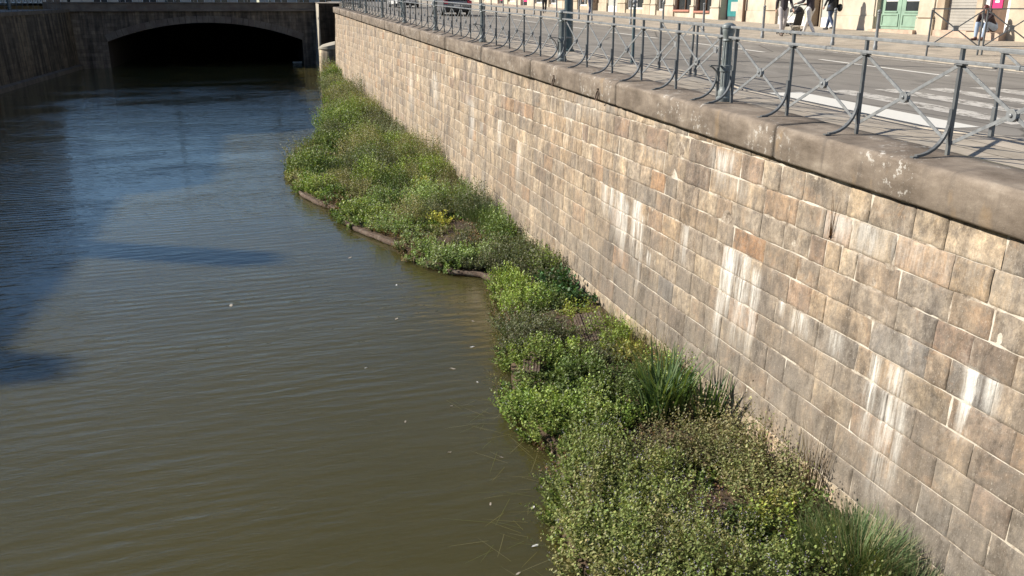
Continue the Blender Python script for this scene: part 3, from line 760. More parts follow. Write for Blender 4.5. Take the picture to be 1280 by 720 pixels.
def thin_post(x, y, h, label):
    r = empty('marker_post', (x, y, zc(y) - .01), 0, label, 'post', 'thin posts on the near kerb')
    mb = MB(); mb.lathe([(.05, -.02), (.05, .05), (.034, .08), (.03, h - .1)], n=12); mb.build('shaft', M['lamp_paint'], r, True)
    mb = MB(); mb.lathe([(.03, h - .1), (.045, h - .08), (.03, h - .05)], n=12); mb.ball((0, 0, h), .05, 6); mb.build('finial', M['rail'], r, True)
thin_post(7.62, 17.5, 1.22, 'thin dark post at the kerb just left of the fluted column')
thin_post(7.62, 30.8, 1.5, 'thin dark post at the kerb left of the lamp post')

def make_lamp():
    r = empty('street_lamp')
    mb = MB(); mb.lathe([(.16, -.02), (.16, .03), (.125, .05), (.115, .30), (.108, 1.0)], n=20); mb.build('base', M['lamp_paint'], r, True)
    mb = MB(); mb.lathe([(.116, .30), (.125, .305), (.125, .33), (.116, .335)], n=20); mb.build('clamp_ring', M['rail'], r, True); mb = MB(); mb.lathe([(.113, .62), (.118, .622), (.118, .635), (.112, .637)], n=20); mb.build('clamp_ring', M['rail'], r, True)
    mb = MB(); mb.lathe([(.108, 1.0), (.105, 1.3), (.085, 1.45), (.06, 7.4)], n=20); mb.build('pole', M['lamp_paint'], r, True)
    mb = MB(); mb.tube([(0, 0, 7.35), (.25, 0, 7.7), (.8, 0, 7.95), (1.5, 0, 8.0)], .035, 8); mb.build('arm', M['lamp_paint'], r, True)
    mb = MB(); mb.ball((1.65, 0, 7.96), (.36, .15, .09), 8); mb.build('luminaire', M['rail'], r, True)
    mb = MB(); mb.box(-.122, -.108, -.03, .035, .9, .96); mb.build('sticker', M['white'], r)
    return r
proto_l = make_lamp()
for i, (x, y, z, rz, lb) in enumerate([(7.4, 21.0, zc(21.6) - .01, 0, 'thick dark teal lamp post on the quay pavement, nearest of the right bank'),
        (7.35, 46.5, zc(46.5) - .01, 0, 'dark lamp post on the quay pavement, farther one by the parked van'),
        (7.35, 66.0, zc(66) - .01, 0, 'dark lamp post on the quay pavement close to the arch bridge'),
        (-19.6, 84.0, zleft(84), R(180), 'tall dark lamp post on the left bank by the arch bridge'),
        (-20.3, 58.0, zleft(58), R(180), 'tall dark lamp post standing on the left bank pavement'),
        (-8.0, 92.0, .40, R(90), 'dark lamp post standing on the arch bridge, left one'), (1.5, 92.0, .40, R(90), 'dark lamp post standing on the arch bridge, right one')]):
    o = proto_l if i == 0 else copy_tree(proto_l)
    o.location = (x, y, z); o.rotation_euler = (0, 0, rz); tag(o, lb, 'lamp post', 'street lamps')

# ================================================================== BUILDINGS
def facade_building(name, label, fx, side, y0, y1, bays, hg, floors, fh, wall, depth=11, gz=zfar, roofh=3.0, detail=True, pilaster=True, chim=(.3, 1.5)):
    """side=+1: front looks towards -X (right bank); -1: front looks towards +X. bays: list of (ya, yb, kind)"""
    r = empty(name, (fx, (y0 + y1) / 2, gz((y0 + y1) / 2)), 0, label, 'building', None)
    X = lambda d: fx + side * d             # d: depth behind the front plane (negative = proud)
    base = lambda y: gz(y) - .25
    zt = gz((y0 + y1) / 2)
    H = zt + hg + floors * fh
    def bx(mb, d0, d1, ya, yb, z0, z1): mb.box(min(X(d0), X(d1)), max(X(d0), X(d1)), ya, yb, z0, z1)
    w_ = MB(); ops = [b for b in bays if b[2] != 'wall']
    edges = [y0]
    for b in ops: edges += [b[0], b[1]]
    edges.append(y1)
    for a, b in zip(edges[::2], edges[1::2]):
        if b - a > .01: bx(w_, 0, .45, a, b, base(a), zt + hg)
    for (a, b, k) in ops:
        sill, top = OPEN[k]
        bx(w_, .003, .45, a, b, zt + top, zt + hg)
        if sill > 0: bx(w_, .003, .45, a, b, base(a), gz(a) + sill)
    # upper storeys: window columns
    nwin = max(1, int(round((y1 - y0) / 2.9))); pitch = (y1 - y0) / nwin
    zu = zt + hg + .26
    for fl in range(floors):
        zz = zu + fl * fh
        for i in range(nwin):
            c = y0 + (i + .5) * pitch
            bx(w_, .0, .45, y0 + i * pitch, c - .55, zz, zz + fh); bx(w_, .0, .45, c + .55, y0 + (i + 1) * pitch, zz, zz + fh)
            bx(w_, .003, .45, c - .55, c + .55, zz, zz + .45); bx(w_, .003, .45, c - .55, c + .55, zz + fh - .55, zz + fh)
    bx(w_, .45, depth, y0, y1, zt - 1.5, zu + floors * fh)
    reloc(w_.build('wall', wall, r), r)
    c_ = MB(); bx(c_, -.14, .45, y0, y1, zt + hg + .002, zt + hg + .258)
    bx(c_, -.35, .45, y0, y1, zu + floors * fh + .002, zu + floors * fh + .35); reloc(c_.build('cornice', wall, r, bevel=.03), r)
    rf = MB(); zr = zu + floors * fh + .352
    a0, a1, a2, a3 = X(-.3), X(depth * .35), X(depth * .65), X(depth)
    rf.add([(a0, y0, zr), (a1, y0, zr + roofh), (a2, y0, zr + roofh), (a3, y0, zr), (a0, y1, zr), (a1, y1, zr + roofh), (a2, y1, zr + roofh), (a3, y1, zr)],
           [(0, 1, 5, 4), (1, 2, 6, 5), (2, 3, 7, 6), (0, 3, 2, 1), (4, 5, 6, 7), (0, 4, 7, 3)])
    ro = rf.build('roof', M['roof'], r); reloc(ro, r)
    ch = MB(); cy = y0 + (y1 - y0) * chim[0]; ch.box(min(X(4), X(5)), max(X(4), X(5)), cy, cy + .95, zr + 1, zr + roofh + chim[1]); c = ch.build('chimney', wall, ro); c.matrix_parent_inverse = Matrix.Translation(r.location).inverted() if False else Matrix.Identity(4)
    for fl in range(floors):
        zz = zu + fl * fh
        for i in range(nwin):
            c = y0 + (i + .5) * pitch
            f = MB(); za, zb_ = zz + .45, zz + fh - .55
            bx(f, .16, .22, c - .548, c - .47, za, zb_); bx(f, .16, .22, c + .47, c + .548, za, zb_); bx(f, .16, .22, c - .035, c + .035, za, zb_)
            for zq in (za + .002, (za + zb_) / 2, zb_ - .075): bx(f, .165, .215, c - .469, c + .469, zq, zq + .073)
            fo = f.build('window', M['white'], r); reloc(fo, r)
            g = MB(); bx(g, .225, .24, c - .548, c + .548, za, zb_); go = g.build('pane', M['glass'], fo)
    if pilaster:
        for a, b in zip(edges[::2], edges[1::2]):
            if b - a > .25:
                p = MB()
                bx(p, -.08, -.002, a + .02, b - .02, base(a), gz(a) + .62); bx(p, -.05, -.002, a + .08, b - .08, gz(a) + .622, zt + hg - .35)
                bx(p, -.10, -.002, a + .04, b - .04, gz(a) + .66, gz(a) + .72) if b - a < 1.6 else None
                bx(p, -.10, -.002, a + .04, b - .04, zt + hg - .348, zt + hg - .2)
                reloc(p.build('pilaster', wall, r, bevel=.012), r)
    for (a, b, k) in ops:
        sill, top = OPEN[k]; zs = gz(a) + max(sill, .0) + .005; z2 = zt + top; m = (a + b) / 2
        P = lambda nm, mat, boxes, par=r: shape(nm, mat, boxes, par)
        def shape(nm, mat, boxes, par):
            q = MB()
            for bb in boxes: bx(q, *bb)
            o_ = q.build(nm, mat, par)
            if par is r: reloc(o_, r)
            return o_
        if k in ('shop', 'shop_low', 'shop_pale'):
            fm = M['brown'] if k == 'shop_low' else M['white'] if k == 'shop' else M['pale_panel']
            f = P('shop_window', fm, [(.14, .22, a, a + .09, zs, z2), (.14, .22, b - .09, b, zs, z2), (.142, .218, a + .091, b - .091, z2 - .5, z2 - .002), (.142, .218, a + .091, b - .091, zs, zs + .10), (.15, .21, m - .03, m + .03, zs + .1, z2 - .5)])
            P('pane', M['glass'], [(.222, .235, a + .02, b - .02, zs, z2)], f)
            if k == 'shop_low': P('sill', M['terracotta'], [(-.12, .13, a + .01, b - .01, zs, zs + .09)])
            if k == 'shop_pale': P('apron_panel', M['pale_panel'], [(.05, .13, a + .01, b - .01, zs + .45, zs + 1.35)]); P('skirting', M['white'], [(.04, .13, a + .01, b - .01, zs, zs + .448)])
            if k == 'shop_pale': P('notice', M['white'], [(.035, .048, b - 1.0, b - .35, zs + 1.0, zs + 1.75)]); P('notice_text', M['rail_dark'], [(.03, .034, b - .85, b - .5, zs + 1.4, zs + 1.6)])
        elif k == 'green_door':
            for (u, v) in ((a + .03, m - .012), (m + .012, b - .03)):
                lf = P('door_leaf', M['green_door'], [(.20, .26, u, v, zs, zs + .66), (.20, .26, u, u + .22, zs + .661, z2 - .3), (.20, .26, v - .22, v, zs + .661, z2 - .3), (.201, .259, u + .221, v - .221, z2 - .6, z2 - .3),
                     (.17, .198, u + .08, u + .14, zs + .1, zs + .55), (.17, .198, v - .14, v - .08, zs + .1, zs + .55), (.171, .199, u + .141, v - .141, zs + .1, zs + .15), (.171, .199, u + .141, v - .141, zs + .5, zs + .55), (.165, .198, u + .18, v - .18, zs + .60, zs + .64)])
                P('pane', M['glass'], [(.225, .24, u + .2, v - .2, zs + .65, z2 - .58)], lf); P('blind', M['white'], [(.214, .222, u + .225, v - .225, zs + 1.0, zs + 1.22)], lf)
            P('frame', M['green_door'], [(.18, .3, a + .001, a + .028, zs, z2), (.18, .3, b - .028, b - .001, zs, z2), (.18, .3, a + .03, b - .03, z2 - .28, z2)])
            P('step', M['plinth'], [(-.22, .2, a - .1, b + .1, base(a), zs - .002)])
        elif k == 'recess_door':
            P('door', M['brown'], [(.36, .41, a, b, zs, z2)])
        elif k == 'teal_door':
            d = P('door', M['rail_dark'], [(.34, .40, a, b, zs, z2)]); P('poster', M['teal'], [(.32, .338, a + .22, b - .16, zs + .25, zs + 1.25)]); P('poster_patch', M['pale_panel'], [(.312, .319, a + .45, b - .5, zs + .5, zs + .95)])
        elif k == 'shutter':
            q = [(.2, .26, a + .02, b - .02, zs + i * .1, zs + i * .1 + .092) for i in range(int((z2 - zs) / .1))]
            P('roller_shutter', M['grey_panel'], q); P('step', M['plinth'], [(-.3, .2, a - .05, b + .05, base(a), zs - .002)])
        elif k == 'pink_shop':
            f = P('shop_door', M['white'], [(.1, .2, a, a + .2, zs, z2), (.1, .2, b - .2, b, zs, z2), (.102, .198, a + .201, b - .201, z2 - .5, z2)])
            P('pane', M['brown'], [(.202, .215, a + .2, b - .2, zs, z2)], f)
            poster = P('poster', M['pink'], [(.18, .2, a + .5, b - .22, zs + .72, zs + 1.5)])
            P('poster_lettering', M['white'], [(.174, .179, a + .62, b - .36, zs + 1.08 + i * .11, zs + 1.13 + i * .11) for i in range(2)] + [(.174, .179, m + .06, m + .24, zs + .92, zs + .99)])
            P('step', M['plinth'], [(-.3, .098, a - .05, b + .19, base(a), zs - .002)])
        elif k == 'banner_shop':
            f = P('shop_window', M['white'], [(.14, .22, a, a + .12, zs, z2), (.14, .22, b - .12, b, zs, z2), (.142, .218, a + .121, b - .121, z2 - .6, z2 - .002)])
            P('pane', M['glass'], [(.222, .235, a + .02, b - .02, zs, z2)], f); P('banner', M['pink'], [(.12, .138, a + .3, b - .35, zs + .3, zs + 1.7)])
    return r
OPEN = dict(shop=(.35, 3.3), shop_low=(.38, 3.2), shop_pale=(0.02, 3.3), green_door=(.2, 2.9), recess_door=(0.02, 2.8), teal_door=(.02, 2.8), shutter=(.3, 2.9), pink_shop=(.3, 2.9), banner_shop=(.1, 3.2))
FXR = 23.0
facade_building('corner_building', 'cream stone house with a pink poster and grey shutter behind the seated person', FXR, 1, 8, 26.55,
    [(9.5, 11.6, 'shop'), (13.0, 15.2, 'shop'), (16.8, 19, 'shop'), (20.2, 22.0, 'shop'), (23.35, 24.5, 'pink_shop'), (24.75, 26.2, 'shutter')], 4.3, 3, 3.3, M['facade'], pilaster=False)
facade_building('green_door_building', 'cream stone house with the pale green double door', FXR, 1, 26.552, 32.3, [(27.45, 29.75, 'green_door')], 4.2, 3, 3.25, M['facade2'])
facade_building('shopfront_building', 'stone house with pale grey-green shopfronts behind the pushchair', FXR, 1, 32.302, 37.6, [(32.45, 33.3, 'shop_pale'), (33.35, 34.0, 'recess_door'), (34.35, 36.6, 'shop_pale')], 4.3, 3, 3.3, M['facade'])
facade_building('cafe_building', 'stone house with brown shop windows, reddish sills and a teal poster', FXR, 1, 37.602, 50.4,
    [(40.2, 41.9, 'teal_door'), (42.9, 44.7, 'shop_low'), (45.2, 47.2, 'shop_low'), (48.4, 49.6, 'shop')], 4.4, 3, 3.4, M['facade2'])
facade_building('pilaster_building', 'pale stone house with slim pilasters behind the lamp post', FXR, 1, 50.402, 66.5,
    [(51.5, 54.2, 'shop'), (55.6, 57.4, 'shop_pale'), (59.0, 60.2, 'recess_door'), (61.2, 63.2, 'shop'), (64.2, 65.8, 'recess_door')], 4.3, 3, 3.3, M['facade'])
facade_building('banner_building', 'pale house with magenta shop banners near the parked vehicles', FXR, 1, 66.502, 96,
    [(68, 70, 'shop'), (71.5, 74, 'shop'), (76, 78, 'banner_shop'), (80, 82.4, 'shop'), (84, 86, 'banner_shop'), (89, 92, 'shop')], 4.2, 3, 3.2, M['facade2'])
mb = MB(); mb.tube([(FXR - .16, 39.3, zfar(39) + .0), (FXR - .16, 39.3, 11)], .07, 8); tag(mb.build('drainpipe', M['brown'], None, True), 'brown drainpipe on the stone wall right of the teal poster', 'pipe')

lb_spec = [(-40, -14, 3.6, 3), (-13.9, 8, 3.0, 3), (8.1, 31.5, 2.9, 3), (31.6, 44, 2.8, 3), (44.1, 59, 4.4, 3), (59.1, 82, 4.0, 4), (82.1, 150, 4.0, 4)]
lnames = ['behind the camera', 'level with the camera', 'first', 'second', 'third', 'fourth', 'last']
for i, (a, b, hg, fl) in enumerate(lb_spec):
    n = int((b - a) / 3.2); p = (b - a) / n
    facade_building('riverside_house', 'shaded grey house on the left bank, ' + ['farthest back behind the camera', 'level with the camera', 'third from the near end', 'fourth from the near end', 'fifth from the near end', 'next but one to the arch bridge', 'beside the arch bridge'][i],
        -30.2, -1, a, b, [(a + (j + .2) * p, a + (j + .8) * p, 'shop') for j in range(n)], hg, fl, 3.1, M['facade_left'], gz=zleft, pilaster=False, roofh=1.6, chim=((.3, 1.5), (.3, 1.5), (.93, 2.1), (.45, 4.3), (.3, 1.5), (.5, 1.5), (.5, 1.5))[i])
    
for i, (x, wd, fl) in enumerate(((-46, 30, 2), (-15, 31, 1), (14, 26, 2))):
    b_ = facade_building('square_house', 'shaded house closing the square beyond the arch bridge, ' + ['left', 'middle', 'right'][i] + ' of three', 0, 1, -wd / 2, wd / 2,
        [(-wd / 2 + 1 + j * 4, -wd / 2 + 3.4 + j * 4, 'shop') for j in range(int(wd / 4))], 4.0, fl, 3.2, M['facade_left'], gz=lambda y: .4, pilaster=False, roofh=1.6, depth=9)
    b_.location = (x, 172, .4); b_.rotation_euler = (0, 0, R(90))
# left bank railing
lr = empty('left_bank_railing', (leftx(50) - .45, 50, zleft(50)), 0, 'thin dark railing along the top of the left bank wall', 'railing')
for y in np.arange(-20, 89, 1.5): mb = MB(); mb.bar((leftx(y) - .45, y, zleft(y)), (leftx(y) - .45, y, zleft(y) + 1.0), .03); reloc(mb.build('post', M['rail_dark'], lr), lr)
mb = MB(); 
for h in (1.0, .86): mb.bar((leftx(-20) - .45, -20, zleft(-20) + h), (leftx(89) - .45, 89, zleft(89) + h), .045)
reloc(mb.build('rail', M['rail'], lr), lr)

# ================================================================== VEHICLES
M['car_grey'] = mottled('car_paint_grey', (.20, .20, .205), .03, 2, .25, .3, 0); M['car_white'] = mottled('car_paint_white', (.75, .75, .74), .02, 2, .25, 0, 0)
M['car_dark'] = mottled('car_paint_dark', (.03, .035, .045), .03, 2, .25, .2, 0)
M['tail'] = mottled('tail_lamp_red', (.5, .02, .06), .05, 4, .2, 0, 0); M['rim'] = mottled('alloy', (.45, .45, .46), .1, 8, .3, .8, 0)
def car(name, label, loc, rz, paint, L=4.3, Wd=1.78, H=1.5, hood=True, wheelr=.31, cat='car'):
    """origin on the ground at mid-length, front towards +Y"""
    r = empty(name, loc, rz, label, cat)
    hw = Wd / 2; h2 = L / 2
    if hood: st = [(-h2, .45, .62, .80), (-h2 + .05, .28, .80, .95), (-h2 + .5, .22, 1.0, 1.0), (-.3, .2, .97, 1.0), (.75, .2, .93, 1.0), (h2 - .55, .22, .80, .98), (h2 - .12, .26, .66, .90), (h2, .4, .55, .76)]
    else: st = [(-h2, .45, 1.0, .94), (-h2 + .05, .28, 1.1, .99), (-h2 + .5, .22, 1.12, 1.0), (0, .2, 1.12, 1.0), (h2 - 1.1, .2, 1.10, 1.0), (h2 - .5, .22, .98, .97), (h2 - .1, .26, .8, .9), (h2, .4, .62, .78)]
    mb = MB(); n = 0
    for (y, z0, z1, wf) in st:
        w0 = hw * wf; m_ = (z0 + z1) / 2
        ring = [(-w0 * .82, z0), (-w0 * .97, z0 + .08), (-w0, m_), (-w0 * .96, z1 - .06), (-w0 * .86, z1), (0, z1 + .03), (w0 * .86, z1), (w0 * .96, z1 - .06), (w0, m_), (w0 * .97, z0 + .08), (w0 * .82, z0)]
        mb.v += [(x, y, z) for x, z in ring]
    k = 11
    for i in range(len(st) - 1):
        for j in range(k): a = i * k + j; b = i * k + (j + 1) % k; mb.f.append((a, b, b + k, a + k))
    mb.f.append(tuple(range(k))); mb.f.append(tuple((len(st) - 1) * k + j for j in range(k))[::-1])
    mb.build('body', paint, r, True)
    if hood: cs = [(-h2 + .10, .93, .0), (-h2 + .75, .93, H), (.35, .9, H), (1.15, .9, .0)]
    else: cs = [(-h2 + .03, 1.06, .0), (-h2 + .12, 1.06, H), (h2 - 1.25, 1.06, H), (h2 - .55, .98, .0)]
    g = MB(); (ya, b0, _), (yb, _, Ht), (yc, _, _), (yd, b1, _) = cs
    tw = hw * .74; bw = hw * .94
    P = [(-bw, ya, b0), (bw, ya, b0), (bw, yd, b1), (-bw, yd, b1), (-tw, yb, Ht - .03), (tw, yb, Ht - .03), (tw, yc, Ht - .03), (-tw, yc, Ht - .03)]
    g.add(P, [(0, 1, 5, 4), (1, 2, 6, 5), (2, 3, 7, 6), (3, 0, 4, 7), (4, 5, 6, 7)]); g.build('windows', M['glass'], r)
    t = MB(); t.add([(-tw - .03, yb - .04, Ht - .035), (tw + .03, yb - .04, Ht - .035), (tw + .03, yc + .04, Ht - .035), (-tw - .03, yc + .04, Ht - .035), (-tw + .1, yb + .15, Ht + .02), (tw - .1, yb + .15, Ht + .02), (tw - .1, yc - .15, Ht + .02), (-tw + .1, yc - .15, Ht + .02)],
        [(4, 5, 6, 7), (0, 1, 5, 4), (1, 2, 6, 5), (2, 3, 7, 6), (3, 0, 4, 7), (0, 3, 2, 1)])
    for (p, q) in ((0, 4), (1, 5), (2, 6), (3, 7)): t.bar(P[p], P[q], .07)
    t.build('roof', paint, r, True)
    for sx in (-1, 1):
        for yy in (-h2 + .78, h2 - .82):
            wv = MB()
            cx0 = sx * (hw - .10)
            prof = [(.0, -.1), (wheelr * .96, -.1), (wheelr, -.07), (wheelr, .07), (wheelr * .96, .1), (.0, .1)]
            for rr, dx in prof[1:-1]:
                for q in range(24): th = 2 * math.pi * q / 24; wv.v.append((cx0 + dx, yy + rr * math.cos(th), wheelr + rr * math.sin(th)))
            for i in range(3):
                for q in range(24): a = i * 24 + q; b = i * 24 + (q + 1) % 24; wv.f.append((a, b, b + 24, a + 24))
            wv.f.append(tuple(range(24))); wv.f.append(tuple(72 + q for q in range(24))[::-1])
            wo_ = wv.build('wheel', M['rubber'], r)
            rm = MB(); x_ = sx * (hw + .006)
            rm.v = [(x_, yy + wheelr * .62 * math.cos(2 * math.pi * q / 20), wheelr + wheelr * .62 * math.sin(2 * math.pi * q / 20)) for q in range(20)] + [(x_ - sx * .03, yy + wheelr * .66 * math.cos(2 * math.pi * q / 20), wheelr + wheelr * .66 * math.sin(2 * math.pi * q / 20)) for q in range(20)]
            rm.f = [tuple(range(20))] + [(q, (q + 1) % 20, (q + 1) % 20 + 20, q + 20) for q in range(20)]; rm.build('rim', M['rim'], wo_)
    zl = .78 if hood else .85
    for sx in (-1, 1):
        l = MB(); l.box(sx * hw * .80 - .13, sx * hw * .80 + .13, -h2 - .012, -h2 + .1, zl - .14, zl + .14 if not hood else zl + .05); l.build('tail_light', M['tail'], r, bevel=.02)
        l = MB(); l.box(sx * hw * .68 - .18, sx * hw * .68 + .18, h2 - .12, h2 + .012, .60, .74); l.build('headlight', M['white'], r, bevel=.03)
        mr = MB(); mr.ball((sx * (hw + .10), .75, 1.0), (.10, .06, .07), 6); mr.build('mirror', paint, r, True)
    b = MB(); b.box(-hw * .85, hw * .85, -h2 - .05, -h2 + .12, .24, .46); b.build('rear_bumper', M['black'], r, bevel=.04)
    b = MB(); b.box(-hw * .8, hw * .8, h2 - .14, h2 + .05, .24, .44); b.build('front_bumper', M['black'], r, bevel=.04)
    for yy in (-h2 - .058, h2 + .052): b = MB(); b.box(-.26, .26, yy, yy + .006, .40 if yy > 0 else .50, .51 if yy > 0 else .61); b.build('number_plate', M['white'], r, bevel=.002)
    u = MB(); u.box(-hw * .85, hw * .85, -h2 + .15, h2 - .15, .16, .3); u.build('underbody', M['black'], r)
    return r
car('car', 'silver-grey car with red tail lights driving away along the quay road', (11.6, 54.8, zroad(54.8)), R(0), M['car_grey'], Wd=1.8, H=1.55)
car('delivery_van', 'white van with dark windscreen coming along the quay road', (11.9, 75.0, zroad(75)), R(180), M['car_white'], L=4.9, Wd=1.95, H=2.1, hood=False, cat='van')
for i, (y, m) in enumerate(((70, 'car_white'), (78, 'car_dark'))):
    car('parked_car', ['white car parked on the left bank road', 'dark car parked on the left bank road'][i], (-22.9, y, zleft(y) - .12), R(0), M[m])

# ================================================================== PEOPLE
def bake(mb, name, mat, parent, voxel=.012, smooth=4):
    o = mb.build(name + '_tmp', mat)
    m = o.modifiers.new('r', 'REMESH'); m.mode = 'VOXEL'; m.voxel_size = voxel; m.use_smooth_shade = True
    s = o.modifiers.new('s', 'SMOOTH'); s.factor = .5; s.iterations = smooth
    dg = bpy.context.evaluated_depsgraph_get(); me = bpy.data.meshes.new_from_object(o.evaluated_get(dg))
    old = o.data; bpy.data.objects.remove(o); bpy.data.meshes.remove(old)
    me.name = name; me.materials.clear(); me.materials.append(mat)
    o = bpy.data.objects.new(name, me); COL.objects.link(o); o.parent = parent
    return o
def limb(mb, a, b, ra, rb, mid=None, n=14):
    a = Vector(a); b = Vector(b); k = 7; pts = [a.lerp(b, i / k) for i in range(k + 1)]
    rm = mid if mid else (ra + rb) / 2
    rad = [ra + (rb - ra) * i / k + (rm - (ra + rb) / 2) * math.sin(math.pi * i / k) for i in range(k + 1)]
    mb.tube(pts, rad, n); mb.ball(a, ra, 6); mb.ball(b, rb, 6)
def person(label, loc, rz, J, c_top, c_leg, c_hair, c_shoe, long_hair=False, coat=None, skin=(.50, .30, .21)):
    """J: joints, local metres, facing +Y. keys: pel chest neck head, and (l/r) sh el wr hip kn an, fdir head pitch"""
    r = empty('person', loc, rz, label, 'person')
    def mt(n, c, ro=.8): return mottled(n, c, .12, 9, ro, 0, .2, .004)
    sk = mt('skin', skin, .55); tm = mt('top_cloth', c_top); lm = mt('trouser_cloth', c_leg); hm = mt('hair', c_hair, .5); sm = mt('shoe', c_shoe, .6)
    V = Vector; h = V(J['head']); up = (h - V(J['neck'])).normalized(); fw = V(J.get('face', (0, 1, 0))).normalized(); rt = fw.cross(up).normalized()
    b = MB()
    b.ball(h, (.075, .092, .112), 10); b.ball(h + fw * .02 - up * .06, (.055, .066, .06), 8); b.ball(h + fw * .098 - up * .012, (.014, .018, .022), 5)
    for s in (-1, 1): b.ball(h + rt * s * .078 - up * .01, (.012, .02, .03), 5)
    b.ball(h + fw * .083 - up * .058, (.026, .012, .008), 5)
    limb(b, J['neck'], h - up * .04, .056, .052)
    limb(b, J['pel'], J['chest'], .115, .125, .11); limb(b, J['chest'], J['neck'], .12, .06)
    for s in 'lr':
        limb(b, J['chest'], J[s + 'sh'], .08, .055)
        limb(b, J[s + 'sh'], J[s + 'el'], .048, .037, .045); limb(b, J[s + 'el'], J[s + 'wr'], .037, .024, .034)
        wr = V(J[s + 'wr']); el = V(J[s + 'el']); d = V(J.get(s + 'hd', (wr - el))).normalized()
        pn = V(J.get(s + 'pn', (1, 0, 0))); pn = (pn - d * pn.dot(d)).normalized(); ac = d.cross(pn).normalized()   # palm normal, across
        pc = wr + d * .045
        limb(b, wr, wr + d * .085, .024, .026)
        for k in range(-1, 3): b.ball(wr + d * .07 + ac * (k - .5) * .019, (.014, .014, .014), 4)
        for k in range(4):
            p0 = wr + d * .082 + ac * (k - 1.5) * .020; ln = (.062, .072, .067, .052)[k]
            p1 = p0 + d * ln * .5 + pn * .004; p2 = p1 + d * ln * .32 + pn * ln * .22; p3 = p2 + d * ln * .2 + pn * ln * .28
            b.tube([p0, p1, p2, p3], [.0095, .009, .0085, .0075], 6)
        t0 = wr + d * .025 + ac * .024; t1 = t0 + ac * .026 + d * .025; t2 = t1 + ac * .008 + d * .026 + pn * .012
        b.tube([t0, t1, t2], [.0125, .0115, .009], 6)
        limb(b, J['pel'], J[s + 'hip'], .10, .088); limb(b, J[s + 'hip'], J[s + 'kn'], .084, .052, .075); limb(b, J[s + 'kn'], J[s + 'an'], .050, .034, .052)
        an = V(J[s + 'an']); fd = V(J.get(s + 'ft', (0, 1, 0))).normalized(); limb(b, an - V((0, 0, .03)), an + fd * .14 - V((0, 0, .055)), .036, .028)
    bake(b, 'body', sk, r, .0085, 2)
    t = MB(); limb(t, J['pel'], J['chest'], .138, .150, .135); limb(t, J['chest'], V(J['neck']) - up * .035, .140, .072)
    for s in 'lr':
        limb(t, J['chest'], J[s + 'sh'], .10, .072); limb(t, J[s + 'sh'], J[s + 'el'], .066, .054); limb(t, J[s + 'el'], V(J[s + 'el']).lerp(V(J[s + 'wr']), .88), .053, .040)
    if coat:
        c0 = V(J['pel']); t.tube([c0 + V((0, 0, .15)), c0 - V((0, 0, .05)), c0 + V((0, -.02, -coat))], [.15, .175, .215], 18)
    bake(t, 'coat' if coat else 'top', tm, r, .013, 5)
    g = MB()
    limb(g, V(J['pel']) + V((0, 0, .06)), J['pel'], .128, .13)
    for s in 'lr':
        limb(g, J['pel'], J[s + 'hip'], .115, .102); limb(g, J[s + 'hip'], J[s + 'kn'], .098, .066, .088); limb(g, J[s + 'kn'], V(J[s + 'an']) + (V(J[s + 'kn']) - V(J[s + 'an'])).normalized() * .03, .065, .050, .066)
    bake(g, 'trousers', lm, r, .013, 4)
    for s in 'lr':
        an = V(J[s + 'an']); fd = V(J.get(s + 'ft', (0, 1, 0))).normalized(); q = MB()
        limb(q, an - fd * .035 - V((0, 0, .045)), an + fd * .16 - V((0, 0, .062)), .047, .036); limb(q, an, an - V((0, 0, .04)), .05, .05); bake(q, 'shoe', sm, r, .011, 2)
    q = MB(); q.ball(h - fw * .018 + up * .022, (.088, .102, .112), 9)
    if long_hair:
        limb(q, h - fw * .05, h - fw * .07 - up * .16, .085, .07); limb(q, h - fw * .07 - up * .1, h - fw * .085 - up * .27, .075, .05)
    q.v = [tuple(V(v_) - fw * max(0, (V(v_) - h).dot(fw) - .055) * .9) if (V(v_) - h).dot(up) < .075 else v_ for v_ in q.v]
    bake(q, 'hair', hm, r, .011, 3)
    for s in (-1, 1):
        e = MB(); e.ball(h + fw * .082 + rt * s * .031 + up * .012, .0115, 6); e.build('eye', M['black'], r, True)
    return r
def walk(step=.30, lean=.03, arm=.25, elbow=.12, hgt=1.0):
    J = dict(pel=(0, 0, .95), chest=(0, lean, 1.28), neck=(0, lean * 1.3, 1.47), head=(0, lean * 1.6 + .02, 1.62))
    for s, q in (('l', -1), ('r', 1)):
        k = q
        J[s + 'hip'] = (q * .09, 0, .90); J[s + 'kn'] = (q * .095, k * step * .42 + .05, .50); J[s + 'an'] = (q * .09, k * step, .10 + (.05 if k < 0 else 0))
        J[s + 'sh'] = (q * .17, lean, 1.41); J[s + 'el'] = (q * .22, lean - k * arm * .35, 1.13); J[s + 'wr'] = (q * .22, lean - k * arm + elbow, .90); J[s + 'pn'] = (-q, 0, 0)
    return J
Jp = walk(.32, .05)
Jw = walk(.22, .0)
person('walker in dark jacket and loose grey trousers coming along the far pavement', (17.9, 28.1, zfar(28.1) + .01), R(165), Jw, (.055, .045, .05), (.46, .43, .42), (.05, .03, .02), (.10, .075, .06))
for s, q in (('l', -1), ('r', 1)): Jp[s + 'el'] = (q * .24, .16, 1.16); Jp[s + 'wr'] = (q * .23, .42, 1.10); Jp[s + 'hd'] = (0, 1, -.1); Jp[s + 'pn'] = (0, 0, -1)
PB = R(14)
person('person in dark top and white trousers pushing the black pushchair', (18.85, 27.9, zfar(27.9) + .01), PB, Jp, (.05, .04, .05), (.75, .73, .71), (.06, .03, .02), (.7, .68, .65), long_hair=True)
Jc = walk(.26, .0, .12, .06)
